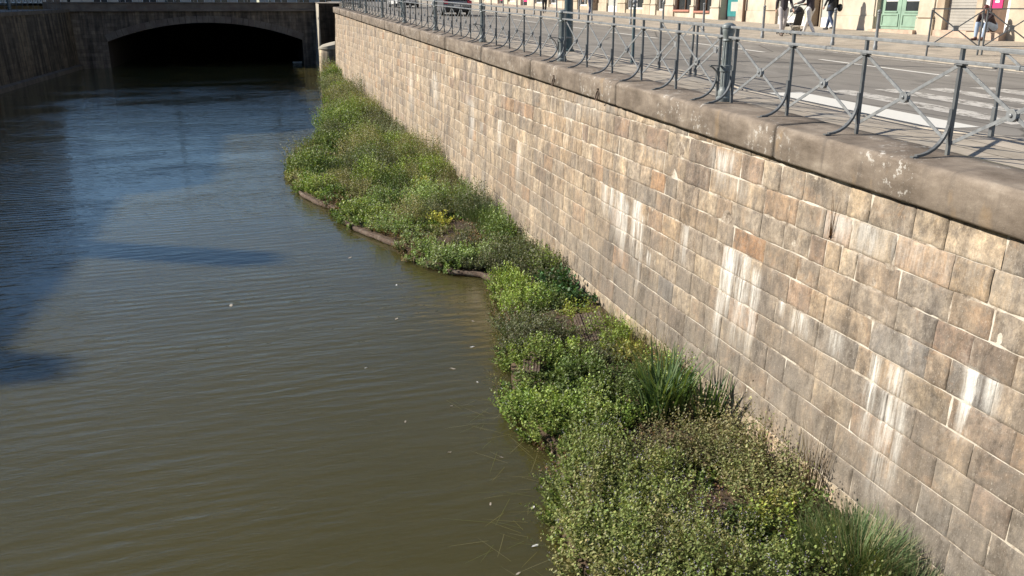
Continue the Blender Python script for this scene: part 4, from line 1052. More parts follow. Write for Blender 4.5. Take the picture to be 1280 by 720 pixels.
person('person in a black coat and dark blue jeans walking close to the shopfronts', (21.9, 31.0, zc(31) - .045), R(10), Jc, (.018, .018, .02), (.05, .075, .14), (.03, .02, .015), (.03, .03, .03), long_hair=True, coat=.22)
person('distant person in black beside the bollards, farther left', (17.9, 55.5, zfar(55.5) + .01), R(170), walk(.2), (.03, .03, .035), (.03, .03, .035), (.04, .03, .02), (.03, .03, .03))
person('person in navy trousers just left of the lamp post', (18.9, 49.8, zfar(49.8) + .01), R(20), walk(.24), (.12, .10, .09), (.045, .06, .12), (.04, .03, .02), (.04, .03, .03))
# seated figure, elbows on the knees, hands to the face
Js = dict(pel=(0, -.10, .40), chest=(0, .12, .68), neck=(0, .22, .84), head=(0, .30, .97), face=(0, .9, -.35))
for s, q in (('l', -1), ('r', 1)):
    Js[s + 'hip'] = (q * .10, -.06, .40); Js[s + 'kn'] = (q * .19, .36, .54); Js[s + 'an'] = (q * .15, .40, .10)
    Js[s + 'sh'] = (q * .18, .18, .79); Js[s + 'el'] = (q * .19, .37, .60); Js[s + 'wr'] = (q * .085, .41, .83); Js[s + 'hd'] = (-q * .25, -.15, 1); Js[s + 'pn'] = (0, -1, 0)
person('seated person in black top and light blue jeans, hands to the face, on the doorstep', (22.62, 23.6, zc(23.6) - .045), R(90), Js, (.035, .02, .024), (.34, .42, .54), (.10, .025, .02), (.12, .06, .05))

# shoulder bag carried by the person in the coat
bag = empty('shoulder_bag', (22.12, 30.8, zc(31) + .80), R(10), 'grey-black shoulder bag hanging at the side of the person in the black coat', 'bag')
mb = MB(); mb.ball((0, 0, 0), (.05, .14, .15), 8); bo = mb.build('pouch', M['rubber'], bag, True)
mb = MB(); mb.tube([(0, .14, .08), (-.03, .06, .40), (-.05, -.02, .52), (-.03, -.10, .38), (0, -.14, .08)], .010, 6); mb.build('strap', M['black'], bag, True)

# pushchair (front towards +Y)
pc = empty('pushchair', (18.66, 28.62, zfar(28.62)), PB, 'black three-frame pushchair with a dark hood and pale basket on the far pavement', 'pushchair')
for sx in (-.24, .24):
    for yy, rr in ((-.24, .10), (.42, .085)):
        mb = MB(); mb.tube([(sx + rr * 0, yy + rr * math.cos(t), rr + rr * math.sin(t)) for t in np.linspace(0, 2 * math.pi, 21)], .018, 7, cap=False)
        mb.tube([(sx - .02, yy, rr), (sx + .02, yy, rr)], .025, 8)
        for a in range(5): t = a * 2 * math.pi / 5; mb.tube([(sx, yy, rr), (sx, yy + rr * .9 * math.cos(t), rr + rr * .9 * math.sin(t))], .007, 5)
        mb.build('wheel', M['rubber'], pc, True)
mb = MB()
for sx in (-.22, .22):
    mb.tube([(sx, .42, .10), (sx, .16, .42), (sx, -.22, .82), (sx, -.40, 1.02)], .014, 8); mb.tube([(sx, -.24, .10), (sx, -.06, .40), (sx, .16, .46)], .013, 8)
mb.tube([(-.22, -.24, .12), (.22, -.24, .12)], .012, 8); mb.tube([(-.22, .42, .12), (.22, .42, .12)], .012, 8); mb.build('frame', M['rim'], pc, True)
mb = MB(); mb.tube([(-.22, -.40, 1.02), (-.16, -.44, 1.05), (.16, -.44, 1.05), (.22, -.40, 1.02)], .02, 8); mb.build('handle', M['black'], pc, True)
mb = MB(); mb.add([(-.2, -.18, .38), (.2, -.18, .38), (.2, .22, .44), (-.2, .22, .44), (-.2, -.32, .86), (.2, -.32, .86), (-.18, .36, .28), (.18, .36, .28), (-.2, -.22, .34), (.2, -.22, .34), (.2, .22, .39), (-.2, .22, .39)],
    [(0, 1, 2, 3), (0, 4, 5, 1), (3, 2, 7, 6), (8, 11, 10, 9), (0, 3, 11, 8), (1, 9, 10, 2), (4, 0, 8), (5, 9, 1), (4, 8, 9, 5)]); mb.build('seat', M['black'], pc, bevel=.01)
mb = MB(); n = 9
for i in range(n):
    a = R(8 + 128 * i / (n - 1)); rr = .30
    for j in range(9):
        b = math.pi * j / 8; mb.v.append((-.225 * math.cos(b), -.12 - rr * math.cos(a) * (.35 + .65 * math.sin(b)), .70 + rr * math.sin(a) * (.3 + .7 * math.sin(b)) + .02))
for i in range(n - 1):
    for j in range(8): q = i * 9 + j; mb.f.append((q, q + 1, q + 10, q + 9))
ho = mb.build('hood', M['black'], pc, True); sm_ = ho.modifiers.new('thick', 'SOLIDIFY'); sm_.thickness = .015
mb = MB(); mb.box(-.19, .19, -.2, .24, .16, .30); mb.build('basket', M['concrete'], pc, bevel=.03)

# ================================================================== PLANTED BEDS AT THE FOOT OF THE WALL
EDGE = [(-4, 2.7), (4, 2.7), (6.2, 2.62), (7.6, 2.62), (8.3, 2.95), (9.2, 3.15), (10, 3.02), (10.8, 3.05), (12.2, 3.40), (13.6, 3.75), (15.2, 4.05), (16.3, 4.25), (16.75, 4.1), (17.1, 3.55), (18.2, 2.9),
        (19.4, 2.85), (20.6, 2.35), (21.6, 1.95), (22.8, 1.75), (23.8, 1.75), (24.8, 1.3), (26, .95), (28, .75), (31, .75), (34, 1.3), (37, 2.0), (41, 2.9), (45, 3.2), (50, 3.5), (57, 3.9), (64, 4.4), (70, 5.0), (74, 5.3), (75, 5.6)]
EY = np.array([e[0] for e in EDGE]); EX = np.array([e[1] for e in EDGE])
def edge(y): return np.interp(y, EY, EX)
BZ = -5.24
ys = np.r_[np.arange(-4, 25, .16), np.arange(25, 75, .5)]
us = np.linspace(0, 1, 14)
Yg, Ug = np.meshgrid(ys, us, indexing='ij'); xe = edge(Yg); xw = np.full_like(xe, wallx(-5.1) + .02)
Xg = xe + (xw - xe) * Ug
Zg = BZ + (vnoise(Xg * 1.7, Yg * 1.7, 21) - .5) * .12 + (vnoise(Xg * 6, Yg * 6, 22) - .5) * .05 + Ug * .06
Zg[:, 0] = WZ - .25; Zg[:, 1] = BZ - .02
Xg[:, 1] = xe[:, 1] + .04
idx = np.arange(Yg.size).reshape(Yg.shape)
F = np.stack([idx[:-1, :-1], idx[1:, :-1], idx[1:, 1:], idx[:-1, 1:]], -1).reshape(-1, 4)[:, ::-1]
o = np_mesh('planting_bed', np.stack([Xg, Yg, Zg], -1).reshape(-1, 3), F, M['soil'], smooth=True); tag(o, kind='structure')
# fibre rolls that edge the bed where the plants leave them bare
def roll(pts, label, r=.062):
    q = MB(); P = []
    for y in np.arange(pts[0], pts[1], .12): P.append((float(edge(y)) - .02 + .006 * math.sin(y * 9), y, BZ - .055 + .006 * math.sin(y * 5)))
    q.tube(P, [r * (1 + .08 * math.sin(i * 2.1)) for i in range(len(P))], 9); tag(q.build('edging_roll', M['coir'], None, True), label, 'edging', 'fibre rolls edging the planted beds')
roll((23.9, 27.2), 'brown edging roll along the bed tip farthest out in the river')
roll((19.2, 22.4), 'brown edging roll left of the pale leafy clump, middle one')
roll((16.0, 17.3), 'brown edging roll in the notch between the first two beds')
# bare slatted mats
def mat_patch(loc, rz, L, W_, label):
    r = empty('slatted_mat', loc, rz, label, 'mat', 'bare mats among the plants'); q = MB()
    for i in range(int(W_ / .045)): q.bar((-L / 2, -W_ / 2 + i * .045, .01 * math.sin(i * 1.7)), (L / 2, -W_ / 2 + i * .045, .012 * math.cos(i * 2.3)), .032, .02, side=(0, 1, 0))
    q.build('slats', M['coir'], r); r.rotation_euler = (R(-6), R(-8), rz); return r
mat_patch((4.95, 12.7, -5.08), R(80), .95, .5, 'reddish brown slatted mat between the kale-like plant and the dry grasses')
mat_patch((3.55, 11.55, -5.10), R(70), .6, .3, 'small brown slatted mat near the water in the middle of the near bed')

# ---- foliage generators
def leaves(P, H, lean, nl, L, W_, col, jit=.18, t0=.2, t1=1.0, p0=5, p1=55, young=1.35, curl=.25):
    n = len(P); m = n * nl
    j = np.tile(np.arange(nl), n); i = np.repeat(np.arange(n), nl)
    t = t0 + (t1 - t0) * (j + RNG.uniform(0, .8, m)) / nl
    az = j * 2.4 + RNG.uniform(0, 6.28, n)[i] + RNG.normal(0, .4, m)
    h = H[i]
    base = P[i].copy(); base[:, 0] += lean[i, 0] * h * t ** 1.4; base[:, 1] += lean[i, 1] * h * t ** 1.4; base[:, 2] += h * t * np.sqrt(np.clip(1 - (lean[i] ** 2).sum(1) * .4, .3, 1))
    pit = np.radians(p0 + (p1 - p0) * t + RNG.normal(0, 16, m))
    d = np.stack([np.cos(az) * np.cos(pit), np.sin(az) * np.cos(pit), np.sin(pit)], 1)
    sd_ = np.stack([-np.sin(az), np.cos(az), RNG.normal(0, .35, m)], 1); sd_ /= np.linalg.norm(sd_, axis=1, keepdims=True)
    up = np.cross(d, sd_); up *= -np.sign(up[:, 2:3] + 1e-9) * -1
    s = RNG.uniform(.65, 1.25, m) * (1.15 - .45 * t); l = (L * s)[:, None]; ww = (W_ * s)[:, None]
    st = base + d * (l * .12)
    mid = st + d * l * .48 + up * ww * .22
    V = np.stack([st, mid + sd_ * ww * .5 - up * ww * .18, st + d * l - up * l * curl * .3, mid - sd_ * ww * .5 - up * ww * .18], 1).reshape(-1, 3)
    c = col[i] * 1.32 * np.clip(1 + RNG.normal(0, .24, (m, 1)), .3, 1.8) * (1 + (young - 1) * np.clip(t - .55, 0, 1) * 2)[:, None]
    c = c * (1 + RNG.normal(0, .05, (m, 3)))
    return V, np.clip(np.repeat(c, 4, 0), .008, .8)
def blades(P, Ln, W_, az, tilt, bend, col, seg=4, jit=.15):
    n = len(P); V = []; 
    d = np.stack([np.cos(az), np.sin(az)], 1); side = np.stack([-np.sin(az), np.cos(az), np.zeros(n)], 1)
    ang = tilt.copy(); pos = P.copy(); rows = []
    for k in range(seg + 1):
        wk = (W_ * (1 - (k / seg) ** 1.8) + .0008)[:, None]
        rows.append((pos - side * wk / 2, pos + side * wk / 2))
        st = np.stack([d[:, 0] * np.sin(ang), d[:, 1] * np.sin(ang), np.cos(ang)], 1) * (Ln / seg)[:, None]; pos = pos + st; ang = ang + bend / seg * (1 + k * .6)
    for k in range(seg): V.append(np.stack([rows[k][0], rows[k][1], rows[k + 1][1], rows[k + 1][0]], 1))
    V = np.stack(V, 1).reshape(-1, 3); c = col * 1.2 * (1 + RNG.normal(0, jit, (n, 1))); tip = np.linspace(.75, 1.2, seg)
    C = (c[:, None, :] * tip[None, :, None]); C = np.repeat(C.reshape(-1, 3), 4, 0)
    return V, np.clip(C, .008, .8)
SP = dict(  # leaf length, width, leaves per stem, stems per m2 (near), colours, flower
    mint=(.045, .033, 15, 430, [(.175, .205, .066), (.150, .185, .058), (.195, .21, .078), (.205, .20, .088)], ((.27, .24, .33), .28)),
    olive=(.040, .030, 14, 400, [(.165, .165, .075), (.19, .175, .088), (.14, .155, .06), (.21, .19, .10)], ((.34, .30, .26), .12)),
    bright=(.048, .040, 13, 320, [(.155, .21, .044), (.185, .235, .058), (.125, .18, .04), (.205, .245, .08)], ((.62, .62, .55), .16)),
    green=(.056, .042, 13, 270, [(.08, .12, .036), (.10, .14, .042), (.125, .16, .05)], ((.5, .5, .42), .05)),
    dark=(.10, .085, 10, 110, [(.035, .085, .03), (.05, .105, .035), (.06, .12, .045)], None),
    grey=(.048, .030, 14, 330, [(.115, .125, .07), (.14, .145, .085), (.10, .12, .055)], ((.25, .22, .24), .12)),
    lime=(.054, .042, 12, 210, [(.27, .29, .06), (.22, .26, .05), (.30, .28, .09)], None),
    yellow=(.07, .05, 11, 150, [(.34, .32, .07), (.30, .30, .07), (.25, .27, .07)], None),
    rust=(.036, .024, 13, 300, [(.185, .115, .065), (.15, .10, .06), (.14, .13, .06), (.23, .15, .09)], ((.26, .16, .12), .4)),
    pale=(.052, .042, 12, 230, [(.17, .22, .085), (.14, .20, .06), (.20, .24, .11)], ((.55, .55, .5), .15)),
)
def clump(cx, cy, rx, ry, h, sp, z0=BZ, scale=1.0, dens=1.0, rough=.13):
    """returns arrays of a bushy clump; scale grows leaves and thins stems for distance"""
    L, W_, nl, dn, cols, fl = SP[sp]
    n = max(6, int(math.pi * rx * ry * dn * dens / scale ** 2))
    rr = np.sqrt(RNG.uniform(0, 1, n)); th = RNG.uniform(0, 2 * math.pi, n)
    wob = 1 + .22 * np.sin(th * 3 + cx * 5) + .12 * np.sin(th * 7 + cy * 3)
    x = cx + rx * rr * np.cos(th) * wob; y = cy + ry * rr * np.sin(th) * wob
    bare = ((y > 24.4) & (y < 26.4)) | ((y > 19.5) & (y < 21.5)) | ((y > 16.2) & (y < 17.0))
    keep = (x < wallx(-5.0) - .03) & (x > edge(y) + np.where(bare, .07, -.22)); x, y, rr, th = x[keep], y[keep], rr[keep], th[keep]; n = len(x)
    if n < 3: return None
    hum = vnoise(x * 3.4 / scale, y * 3.4 / scale, 31) - .5; hf = vnoise(x * 9 / scale, y * 9 / scale, 32) - .5
    H = h * np.sqrt(np.clip(1 - .95 * rr ** 2.2, .02, 1)) * (1 + .6 * hum + .28 * hf)
    gp = np.clip((vnoise(x * 4.2 / scale ** 2, y * 4.2 / scale ** 2, 35) - .30) / .10, 0, 1); H = H * (.36 + .64 * gp) * RNG.uniform(1 - rough, 1 + rough * .6, n)
    H = np.maximum(H, .06)
    over = x < edge(y) + .05
    zb_ = np.where(over, WZ + .02, z0)
    lean = np.stack([np.cos(th), np.sin(th)], 1) * (rr ** 2 * .75)[:, None] + RNG.normal(0, .13, (n, 2))
    lean[:, 0] = np.where(x > wallx(-5) - .3, np.minimum(lean[:, 0], 0.02), lean[:, 0])
    ci = np.clip((vnoise(x * 2.3, y * 2.3, 33) * len(cols) * 1.1 + RNG.uniform(-.7, .7, n)), 0, len(cols) - 1).astype(int)
    col = np.array(cols)[ci] * RNG.uniform(.74, 1.25) * (1 + RNG.normal(0, .12, (n, 1))) * (1 + .18 * (vnoise(x * 1.3, y * 1.3, 34)[:, None] - .5)) 
    P = np.stack([x, y, zb_], 1)
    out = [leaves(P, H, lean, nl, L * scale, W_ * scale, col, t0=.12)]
    if fl:
        f = RNG.random(n) < fl[1]
        if f.sum() > 2: out.append(leaves(P[f], H[f] * 1.04, lean[f], 5, 0.017 * scale, .015 * scale, np.tile(fl[0], (f.sum(), 1)), .15, .93, 1.06, 0, 40, 1.0))
    return np.vstack([a for a, _ in out]), np.vstack([b for _, b in out])
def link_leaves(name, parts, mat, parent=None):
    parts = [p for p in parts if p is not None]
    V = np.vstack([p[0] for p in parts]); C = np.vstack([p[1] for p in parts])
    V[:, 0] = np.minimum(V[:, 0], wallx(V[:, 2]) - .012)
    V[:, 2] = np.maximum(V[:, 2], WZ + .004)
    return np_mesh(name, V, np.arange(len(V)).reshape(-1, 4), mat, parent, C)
def grassy(cx, cy, rx, ry, n, Ln, W_, col, bend=.9, tilt=.35, z0=BZ, seg=4):
    rr = np.sqrt(RNG.uniform(0, 1, n)); th = RNG.uniform(0, 2 * math.pi, n)
    x = np.minimum(cx + rx * rr * np.cos(th), wallx(-5) - .03); y = cy + ry * rr * np.sin(th)
    c = np.array(col)[RNG.integers(0, len(col), n)]
    az = th + RNG.normal(0, .7, n); ti = rr * tilt + np.abs(RNG.normal(0, .10, n)); bd = np.abs(RNG.normal(bend * .6, bend * .35, n))
    return blades(np.stack([x, y, np.full(n, z0)], 1), RNG.uniform(.6, 1.05, n) * Ln, np.full(n, W_) * RNG.uniform(.7, 1.2, n), az, ti, bd, c, seg)

# ---- plants one can tell apart
def plant(name, label, cat, parts, mat='leaf', group=None, part='foliage', loc=None, extra=None):
    loc = loc or (4, 10, BZ)
    r = empty(name, loc, 0, label, cat, group); o = link_leaves(part, parts, M[mat], r); reloc(o, r)
    for (pn, pp, pm) in (extra or []): q = link_leaves(pn, pp, M[pm], r); reloc(q, r)
    return r
CL = []
def C1(*a, **k):
    CL.append(a[:4]); return clump(*a, **k)
def at(x, y): return (x, y, BZ)
plant('mint_bush', 'broad grey-green flowering mint mound at the bottom of the picture by the water', 'bush',
      [C1(3.1, 6.95, .60, .62, .72, 'mint'), C1(3.5, 6.1, .58, .55, .74, 'mint'), C1(3.1, 7.85, .55, .46, .58, 'mint'), C1(3.0, 5.3, .6, .6, .68, 'mint'), C1(3.75, 7.2, .42, .46, .6, 'mint'), C1(2.9, 6.2, .36, .4, .46, 'mint')], loc=at(3.3, 6.8))
plant('mint_bush', 'purple-tipped mint mound below the lime-green sprigs', 'bush', [C1(4.15, 6.25, .42, .42, .68, 'mint'), C1(4.35, 5.5, .5, .45, .72, 'mint'), C1(4.25, 4.7, .6, .5, .7, 'mint'), C1(4.45, 6.75, .2, .2, .36, 'mint')], loc=at(4.2, 5.9))
plant('oregano_bush', 'brownish olive bush against the wall right of the sword-leaved iris', 'bush',
      [C1(5.05, 8.15, .46, .50, .78, 'olive'), C1(5.1, 7.4, .44, .42, .80, 'olive'), C1(4.45, 8.5, .42, .4, .58, 'olive'), C1(5.2, 8.85, .32, .34, .5, 'olive')], loc=at(5, 8))
plant('oregano_bush', 'olive-green low bush between the brown bush and the mint mound', 'bush', [C1(3.95, 8.25, .42, .4, .56, 'mint'), C1(3.5, 8.65, .4, .34, .46, 'mint')], loc=at(3.9, 8.2))
plant('lime_sprigs', 'lime-green leafy sprigs between the brown bush and the fine grass tuft', 'plant', [C1(4.85, 6.85, .38, .32, .42, 'lime'), C1(5.2, 6.75, .3, .28, .45, 'green'), C1(4.5, 6.9, .3, .25, .34, 'green')], loc=at(4.9, 6.8))
plant('cress_mat', 'bright green cress spilling over the water left of the iris', 'plant',
      [C1(3.3, 9.7, .42, .42, .5, 'bright'), C1(3.15, 10.45, .40, .42, .46, 'bright'), C1(3.5, 9.1, .36, .32, .40, 'bright'), C1(3.85, 9.95, .36, .4, .52, 'bright')], loc=at(3.3, 9.8))
plant('green_herb', 'dark green white-flowered herb between the cress and the iris', 'plant', [C1(4.25, 10.1, .45, .55, .42, 'green'), C1(4.3, 10.9, .55, .55, .44, 'green'), C1(4.15, 9.65, .4, .35, .34, 'bright'), C1(3.75, 10.9, .45, .5, .38, 'green')], loc=at(4.2, 10.3))
plant('grey_bush', 'grey-green bush by the water below the first notch', 'bush', [C1(3.95, 13.3, .45, .55, .44, 'grey'), C1(3.85, 12.5, .42, .5, .40, 'grey'), C1(4.25, 12.6, .35, .4, .38, 'grey')], loc=at(4, 12.9))
plant('bright_bush', 'bright green leafy bush at the near side of the notch between the beds', 'bush', [C1(4.35, 15.2, .42, .6, .48, 'bright'), C1(4.3, 14.4, .42, .5, .44, 'bright'), C1(4.4, 15.95, .35, .35, .4, 'bright'), C1(4.75, 14.3, .35, .45, .42, 'pale')], loc=at(4.3, 15))
plant('kale_plant', 'dark green broad-leaved kale-like plant against the wall', 'plant', [C1(5.15, 14.95, .42, .5, .52, 'dark'), C1(5.35, 14.2, .25, .35, .42, 'dark')], loc=at(5.2, 14.8))
plant('yellow_green_plant', 'small yellow-green plant below the kale-like plant', 'plant', [C1(5.05, 13.55, .33, .35, .34, 'lime')], loc=at(5.0, 13.5))
plant('round_bush', 'rounded grey-green bush against the wall beyond the first notch', 'bush', [C1(5.0, 17.7, .48, .6, .75, 'grey', scale=1.15), C1(4.9, 18.5, .45, .45, .62, 'green', scale=1.15)], loc=at(5, 17.8))
plant('pale_leafy_clump', 'pale green leafy clump at the near corner of the second bed', 'bush', [C1(3.6, 17.7, .6, .6, .42, 'pale', scale=1.1), C1(4.25, 17.8, .42, .5, .45, 'pale', scale=1.1), C1(3.25, 18.4, .42, .45, .36, 'pale', scale=1.1)], loc=at(3.7, 17.8))
plant('yellow_plant', 'bright yellow leafy plant in the middle of the beds', 'plant', [C1(4.35, 25.2, .42, .55, .5, 'yellow', scale=1.1)], loc=at(4.35, 25.2))
plant('yellow_plant', 'thin yellowing plant nearer than the bright yellow one', 'plant', [C1(4.05, 21.0, .25, .4, .48, 'yellow', scale=1.0)], loc=at(4.05, 21))
plant('light_green_bush', 'light green bush overhanging the water behind the middle edging roll', 'bush', [C1(2.2, 22.8, .5, .75, .46, 'bright', scale=1.3), C1(2.6, 22.0, .5, .5, .44, 'bright', scale=1.3)], loc=at(2.3, 22.6))
plant('tip_bush', 'green bush at the tip farthest out in the river', 'bush', [C1(1.35, 29.6, .65, 1.6, .75, 'green', scale=1.5), C1(1.3, 31.8, .6, 1.2, .7, 'olive', scale=1.5)], loc=at(1.3, 30.5))
plant('edge_bush', 'lighter green bush behind the farthest edging roll', 'bush', [C1(1.35, 26.2, .55, 1.1, .5, 'bright', scale=1.4), C1(1.8, 24.9, .45, .6, .42, 'green', scale=1.4)], loc=at(1.4, 26))

IR = [(.06, .105, .045), (.08, .13, .05), (.095, .145, .06), (.13, .17, .06)]
plant('iris_clump', 'tall clump of dark sword-shaped iris leaves beside the wall', 'plant', [grassy(4.95, 9.75, .32, .28, 115, 1.0, .040, IR, .6, .26, seg=6), grassy(5.32, 9.3, .16, .14, 44, .85, .036, IR, .4, .25, seg=6), grassy(4.66, 9.55, .18, .2, 40, .85, .036, IR, .5, .22, seg=6),
      grassy(5.2, 10.4, .35, .35, 60, .7, .02, [(.10, .15, .05), (.2, .19, .08), (.07, .12, .05)], .9, .6, seg=6)], 'blade', part='leaves', loc=at(4.95, 9.7))
FG = [(.07, .12, .05), (.095, .15, .06), (.12, .175, .075), (.16, .18, .085), (.26, .23, .13)]
plant('fine_grass_tuft', 'large tuft of fine blue-green grass against the wall at the bottom of the picture', 'grass', [grassy(5.15, 5.95, .28, .34, 1500, .64, .0095, FG, .55, .36), grassy(4.9, 6.25, .2, .2, 450, .48, .009, FG, .6, .4), grassy(5.2, 5.3, .26, .32, 700, .5, .0095, FG, .5, .4)], 'blade', part='leaves', loc=at(5.1, 5.9))
DRY = [(.30, .24, .14), (.20, .15, .09), (.13, .09, .05), (.24, .22, .12)]
plant('dry_stalks', 'dry dark stalks standing against the wall beside the brownish bush', 'plant', [grassy(5.62, 7.35, .05, .16, 26, 1.02, .008, [(.12, .08, .05), (.18, .13, .08), (.09, .065, .04)], .18, .14, seg=5), grassy(5.6, 7.65, .06, .22, 34, .75, .006, DRY, .2, .2, seg=5)], 'blade', part='stalks', loc=at(5.6, 7.4))
plant('dry_stalks', 'thin sparse stalks against the wall right of the iris', 'plant', [grassy(5.58, 8.45, .05, .16, 26, .72, .006, [(.16, .13, .06), (.12, .14, .05)], .25, .16, seg=5)], 'blade', part='stalks', loc=at(5.6, 8.4))
plant('dry_grass', 'yellowing grasses along the wall behind the iris', 'grass', [grassy(5.35, 12.0, .25, 1.1, 460, .52, .006, [(.30, .28, .10), (.22, .24, .08), (.38, .32, .16), (.14, .19, .06)], .9, .45), grassy(5.45, 10.9, .18, .5, 170, .7, .007, DRY, .7, .4),
      C1(5.2, 11.5, .35, .5, .32, 'lime'), C1(5.3, 10.9, .3, .3, .3, 'rust')], 'blade', part='leaves', loc=at(5.4, 12))
plant('soft_grass', 'grey-green soft grass against the wall in the second bed', 'grass', [grassy(5.15, 21.4, .42, 1.3, 1700, .62, .009, [(.10, .145, .07), (.13, .17, .09), (.085, .125, .06)], .7, .45), grassy(5.2, 19.6, .3, .7, 500, .5, .009, [(.13, .17, .07), (.10, .15, .06)], .7, .4)], 'blade', part='leaves', loc=at(5.2, 21))
plant('dark_grass', 'dark green grass clump against the wall beyond the yellow plant', 'grass', [grassy(5.1, 29.0, .45, 1.6, 900, .8, .014, [(.06, .11, .04), (.08, .13, .05)], .9, .5), grassy(4.0, 32.5, .6, 1.6, 800, .75, .014, [(.06, .10, .04), (.10, .14, .06)], .9, .5)], 'blade', part='leaves', loc=at(5, 29))
plant('wall_weed', 'leafless brown weed rooted in a joint of the quay wall', 'plant', [blades(np.tile([[wallx(-2.35) - .02, 7.75, -2.36]], (7, 1)) + RNG.normal(0, .012, (7, 3)) * [.3, 1, 1], np.array([.52, .44, .5, .22, .18, .14, .1]), np.full(7, .011), np.array([1.6, -1.5, 1.5, -1.2, 1.0, 2.8, -2.0]), np.array([.05, .08, .0, .3, .5, .6, .7]), np.array([.05, .15, .1, .3, .4, .2, .3]), np.tile([[.13, .07, .045]], (7, 1)), 5)], 'blade', part='twigs', loc=(5.75, 7.75, -2.36))

# ---- the rest of the planting reads as one cover per bed
def cover(y0, y1, label, lo, hi, species, wts, scale, hmin, hmax, dens, gap=0.0, seedmats=None):
    parts = []; y = y0; k = 0
    area = 0
    while y < y1:
        xe_ = float(edge(y)); w_ = 5.62 - xe_
        st_ = (lo + hi) * (.95 if hmax > .3 else .7)
        nrow = max(1, int(round(w_ / st_)))
        for i in range(nrow):
            if RNG.random() < gap: continue
            cx = xe_ + w_ * (i + RNG.uniform(.2, .8)) / nrow; cy = y + RNG.uniform(-.5, .5) * lo
            if any((cx - a) ** 2 / c ** 2 + (cy - b) ** 2 / d ** 2 < 1 for a, b, c, d in AVOID): continue
            f = float(vnoise(cx * .9 + 7, cy * .45, 41)); sp = species[min(int(np.searchsorted(np.cumsum(wts), f * .55 + RNG.random() * .45)), len(species) - 1)]
            if hmax > .3 and any(abs(cx - a) < c + lo * .45 and abs(cy - b) < d + lo * .45 for a, b, c, d in CL): continue
            rx = RNG.uniform(lo, hi); h = RNG.uniform(hmin, hmax) * (1 + .25 * (cx > 4.9))
            parts.append(clump(cx, cy, rx, rx * RNG.uniform(.9, 1.5), h, sp, scale=scale(cy), dens=dens))
        y += st_
    return parts
AVOID = [(5.1, 5.9, .55, .75), (5.2, 6.75, .4, .3), (4.9, 12.7, .30, .36), (3.55, 11.55, .2, .24), (4.15, 9.15, .30, .22), (5.0, 9.1, .3, .18), (3.8, 19.3, .3, .5), (5.0, 9.7, .5, .4)]
cov1 = cover(1.5, 16.4, '', .26, .42, ['green', 'grey', 'bright', 'mint', 'olive', 'rust', 'lime'], [.22, .16, .2, .16, .12, .09, .05], lambda y: 1.0, .30, .52, 1.1)
cov1 += cover(1.5, 16.4, '', .5, .7, ['green', 'rust', 'bright', 'olive'], [.4, .25, .2, .15], lambda y: 1.0, .08, .15, .35)
tag(link_leaves('ground_cover', cov1, M['leaf']), 'mixed low leafy plants filling the near bed', 'ground cover', kind='stuff')
cov2 = cover(16.9, 27, '', .34, .62, ['green', 'grey', 'pale', 'olive', 'bright', 'rust', 'lime'], [.22, .16, .16, .14, .14, .12, .06], lambda y: 1.1, .45, .85, 1.25)
cov2 += cover(16.9, 27, '', .6, .9, ['green', 'rust', 'olive'], [.4, .3, .3], lambda y: 1.3, .10, .2, .5)
cov2.append(grassy(4.6, 24.0, .9, 2.4, 700, .6, .010, [(.12, .16, .07), (.16, .17, .08), (.22, .19, .10)], .8, .4))
tag(link_leaves('ground_cover', cov2, M['leaf']), 'mixed herbs and grasses filling the second bed', 'ground cover', kind='stuff')
cov3 = cover(27, 75, '', .55, 1.05, ['green', 'grey', 'bright', 'olive', 'green', 'rust', 'lime'], [.27, .15, .15, .18, .12, .06, .07], lambda y: min(1.25 + (y - 27) * .02, 2.0), .65, 1.2, 1.35)
cov3 += cover(27, 75, '', .9, 1.3, ['green', 'olive', 'rust'], [.5, .35, .15], lambda y: 1.8, .15, .28, .6)
for (cx, cy, rx, ry, n) in ((4.4, 35, 1.0, 3.0, 500), (4.8, 44, .7, 4, 450), (5.0, 55, .6, 5, 400), (5.2, 66, .5, 5, 300), (2.8, 27.5, .9, 1.5, 250)):
    cov3.append(grassy(cx, cy, rx, ry, n, .95, .020, [(.12, .16, .06), (.13, .16, .07), (.20, .18, .10), (.09, .13, .05)], .8, .4))
tag(link_leaves('ground_cover', cov3, M['leaf']), 'mixed herbs and grasses filling the far bed up to the bridge', 'ground cover', kind='stuff')
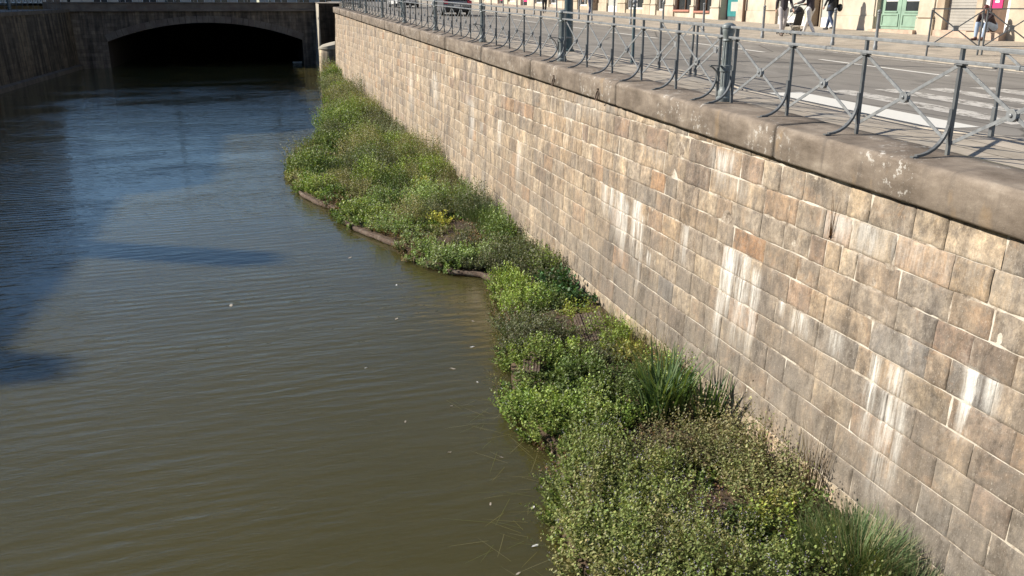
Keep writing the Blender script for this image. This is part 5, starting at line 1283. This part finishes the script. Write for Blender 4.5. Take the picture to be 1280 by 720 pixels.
# ragged sprigs rooted on the bed's rim, trailing in the water
n = 260; yy = RNG.uniform(4, 16, n); P = np.stack([edge(yy) - RNG.uniform(-.05, .22, n), yy, np.full(n, WZ + .01)], 1)
tr = [leaves(P, RNG.uniform(.08, .30, n), np.stack([RNG.uniform(-1.2, -.3, n), RNG.normal(0, .5, n)], 1), 9, .024, .016, np.array([(.16, .20, .05), (.10, .12, .04), (.18, .15, .06)])[RNG.integers(0, 3, n)])]
n = 120; yy = RNG.uniform(5, 11, n); P = np.stack([edge(yy) - RNG.uniform(-.05, .75, n) ** 1, yy, np.full(n, WZ + .006)], 1)
tr.append(blades(P, RNG.uniform(.15, .6, n), np.full(n, .004), RNG.uniform(1.8, 4.4, n), np.full(n, 1.55), RNG.normal(0, .02, n), np.array([(.17, .15, .05), (.12, .13, .04), (.22, .20, .10)])[RNG.integers(0, 3, n)], 5))
tag(link_leaves('trailing_stems', tr, M['leaf']), 'thin stems and sprigs trailing on the water beside the near bed', 'plants', kind='stuff')

# fallen leaves and twigs floating on the water
FL = [(2.35, 7.4, .05), (2.1, 8.3, .03), (2.05, 7.0, .035), (2.55, 8.1, .03), (1.9, 9.6, .03), (2.5, 9.3, .025), (2.75, 11.6, .03), (2.5, 12.2, .05), (2.0, 14.7, .06), (3.0, 13.0, .04), (3.3, 14.2, .035), (1.6, 19.0, .07), (2.3, 16.7, .04), (-.9, 16.3, .08), (1.5, 10.6, .03), (1.2, 12.6, .025), (2.2, 10.9, .03)]
for i, (x, y, s) in enumerate(FL):
    q = MB(); a = RNG.uniform(0, 6.28); ca, sa = math.cos(a) * s, math.sin(a) * s
    P = [(-1, 0), (-.3, .38), (.4, .3), (1, 0), (.4, -.34), (-.3, -.36)]
    pts = [(px * ca - py_ * sa, px * sa + py_ * ca, .012 + .006 * math.sin(px * 3)) for px, py_ in P]
    q.add(pts + [(a_, b_, c_ - .004) for a_, b_, c_ in pts], [(0, 1, 2, 3, 4, 5), (11, 10, 9, 8, 7, 6)] + [(k, (k + 1) % 6 + 0, (k + 1) % 6 + 6, k + 6) for k in range(6)])
    o = q.build('floating_leaf', M['kerb'] if i % 3 else M['white']); o.location = (x, y, WZ - .004)
    tag(o, 'small pale fallen leaf floating on the river', 'leaf', 'fallen leaves floating on the river')
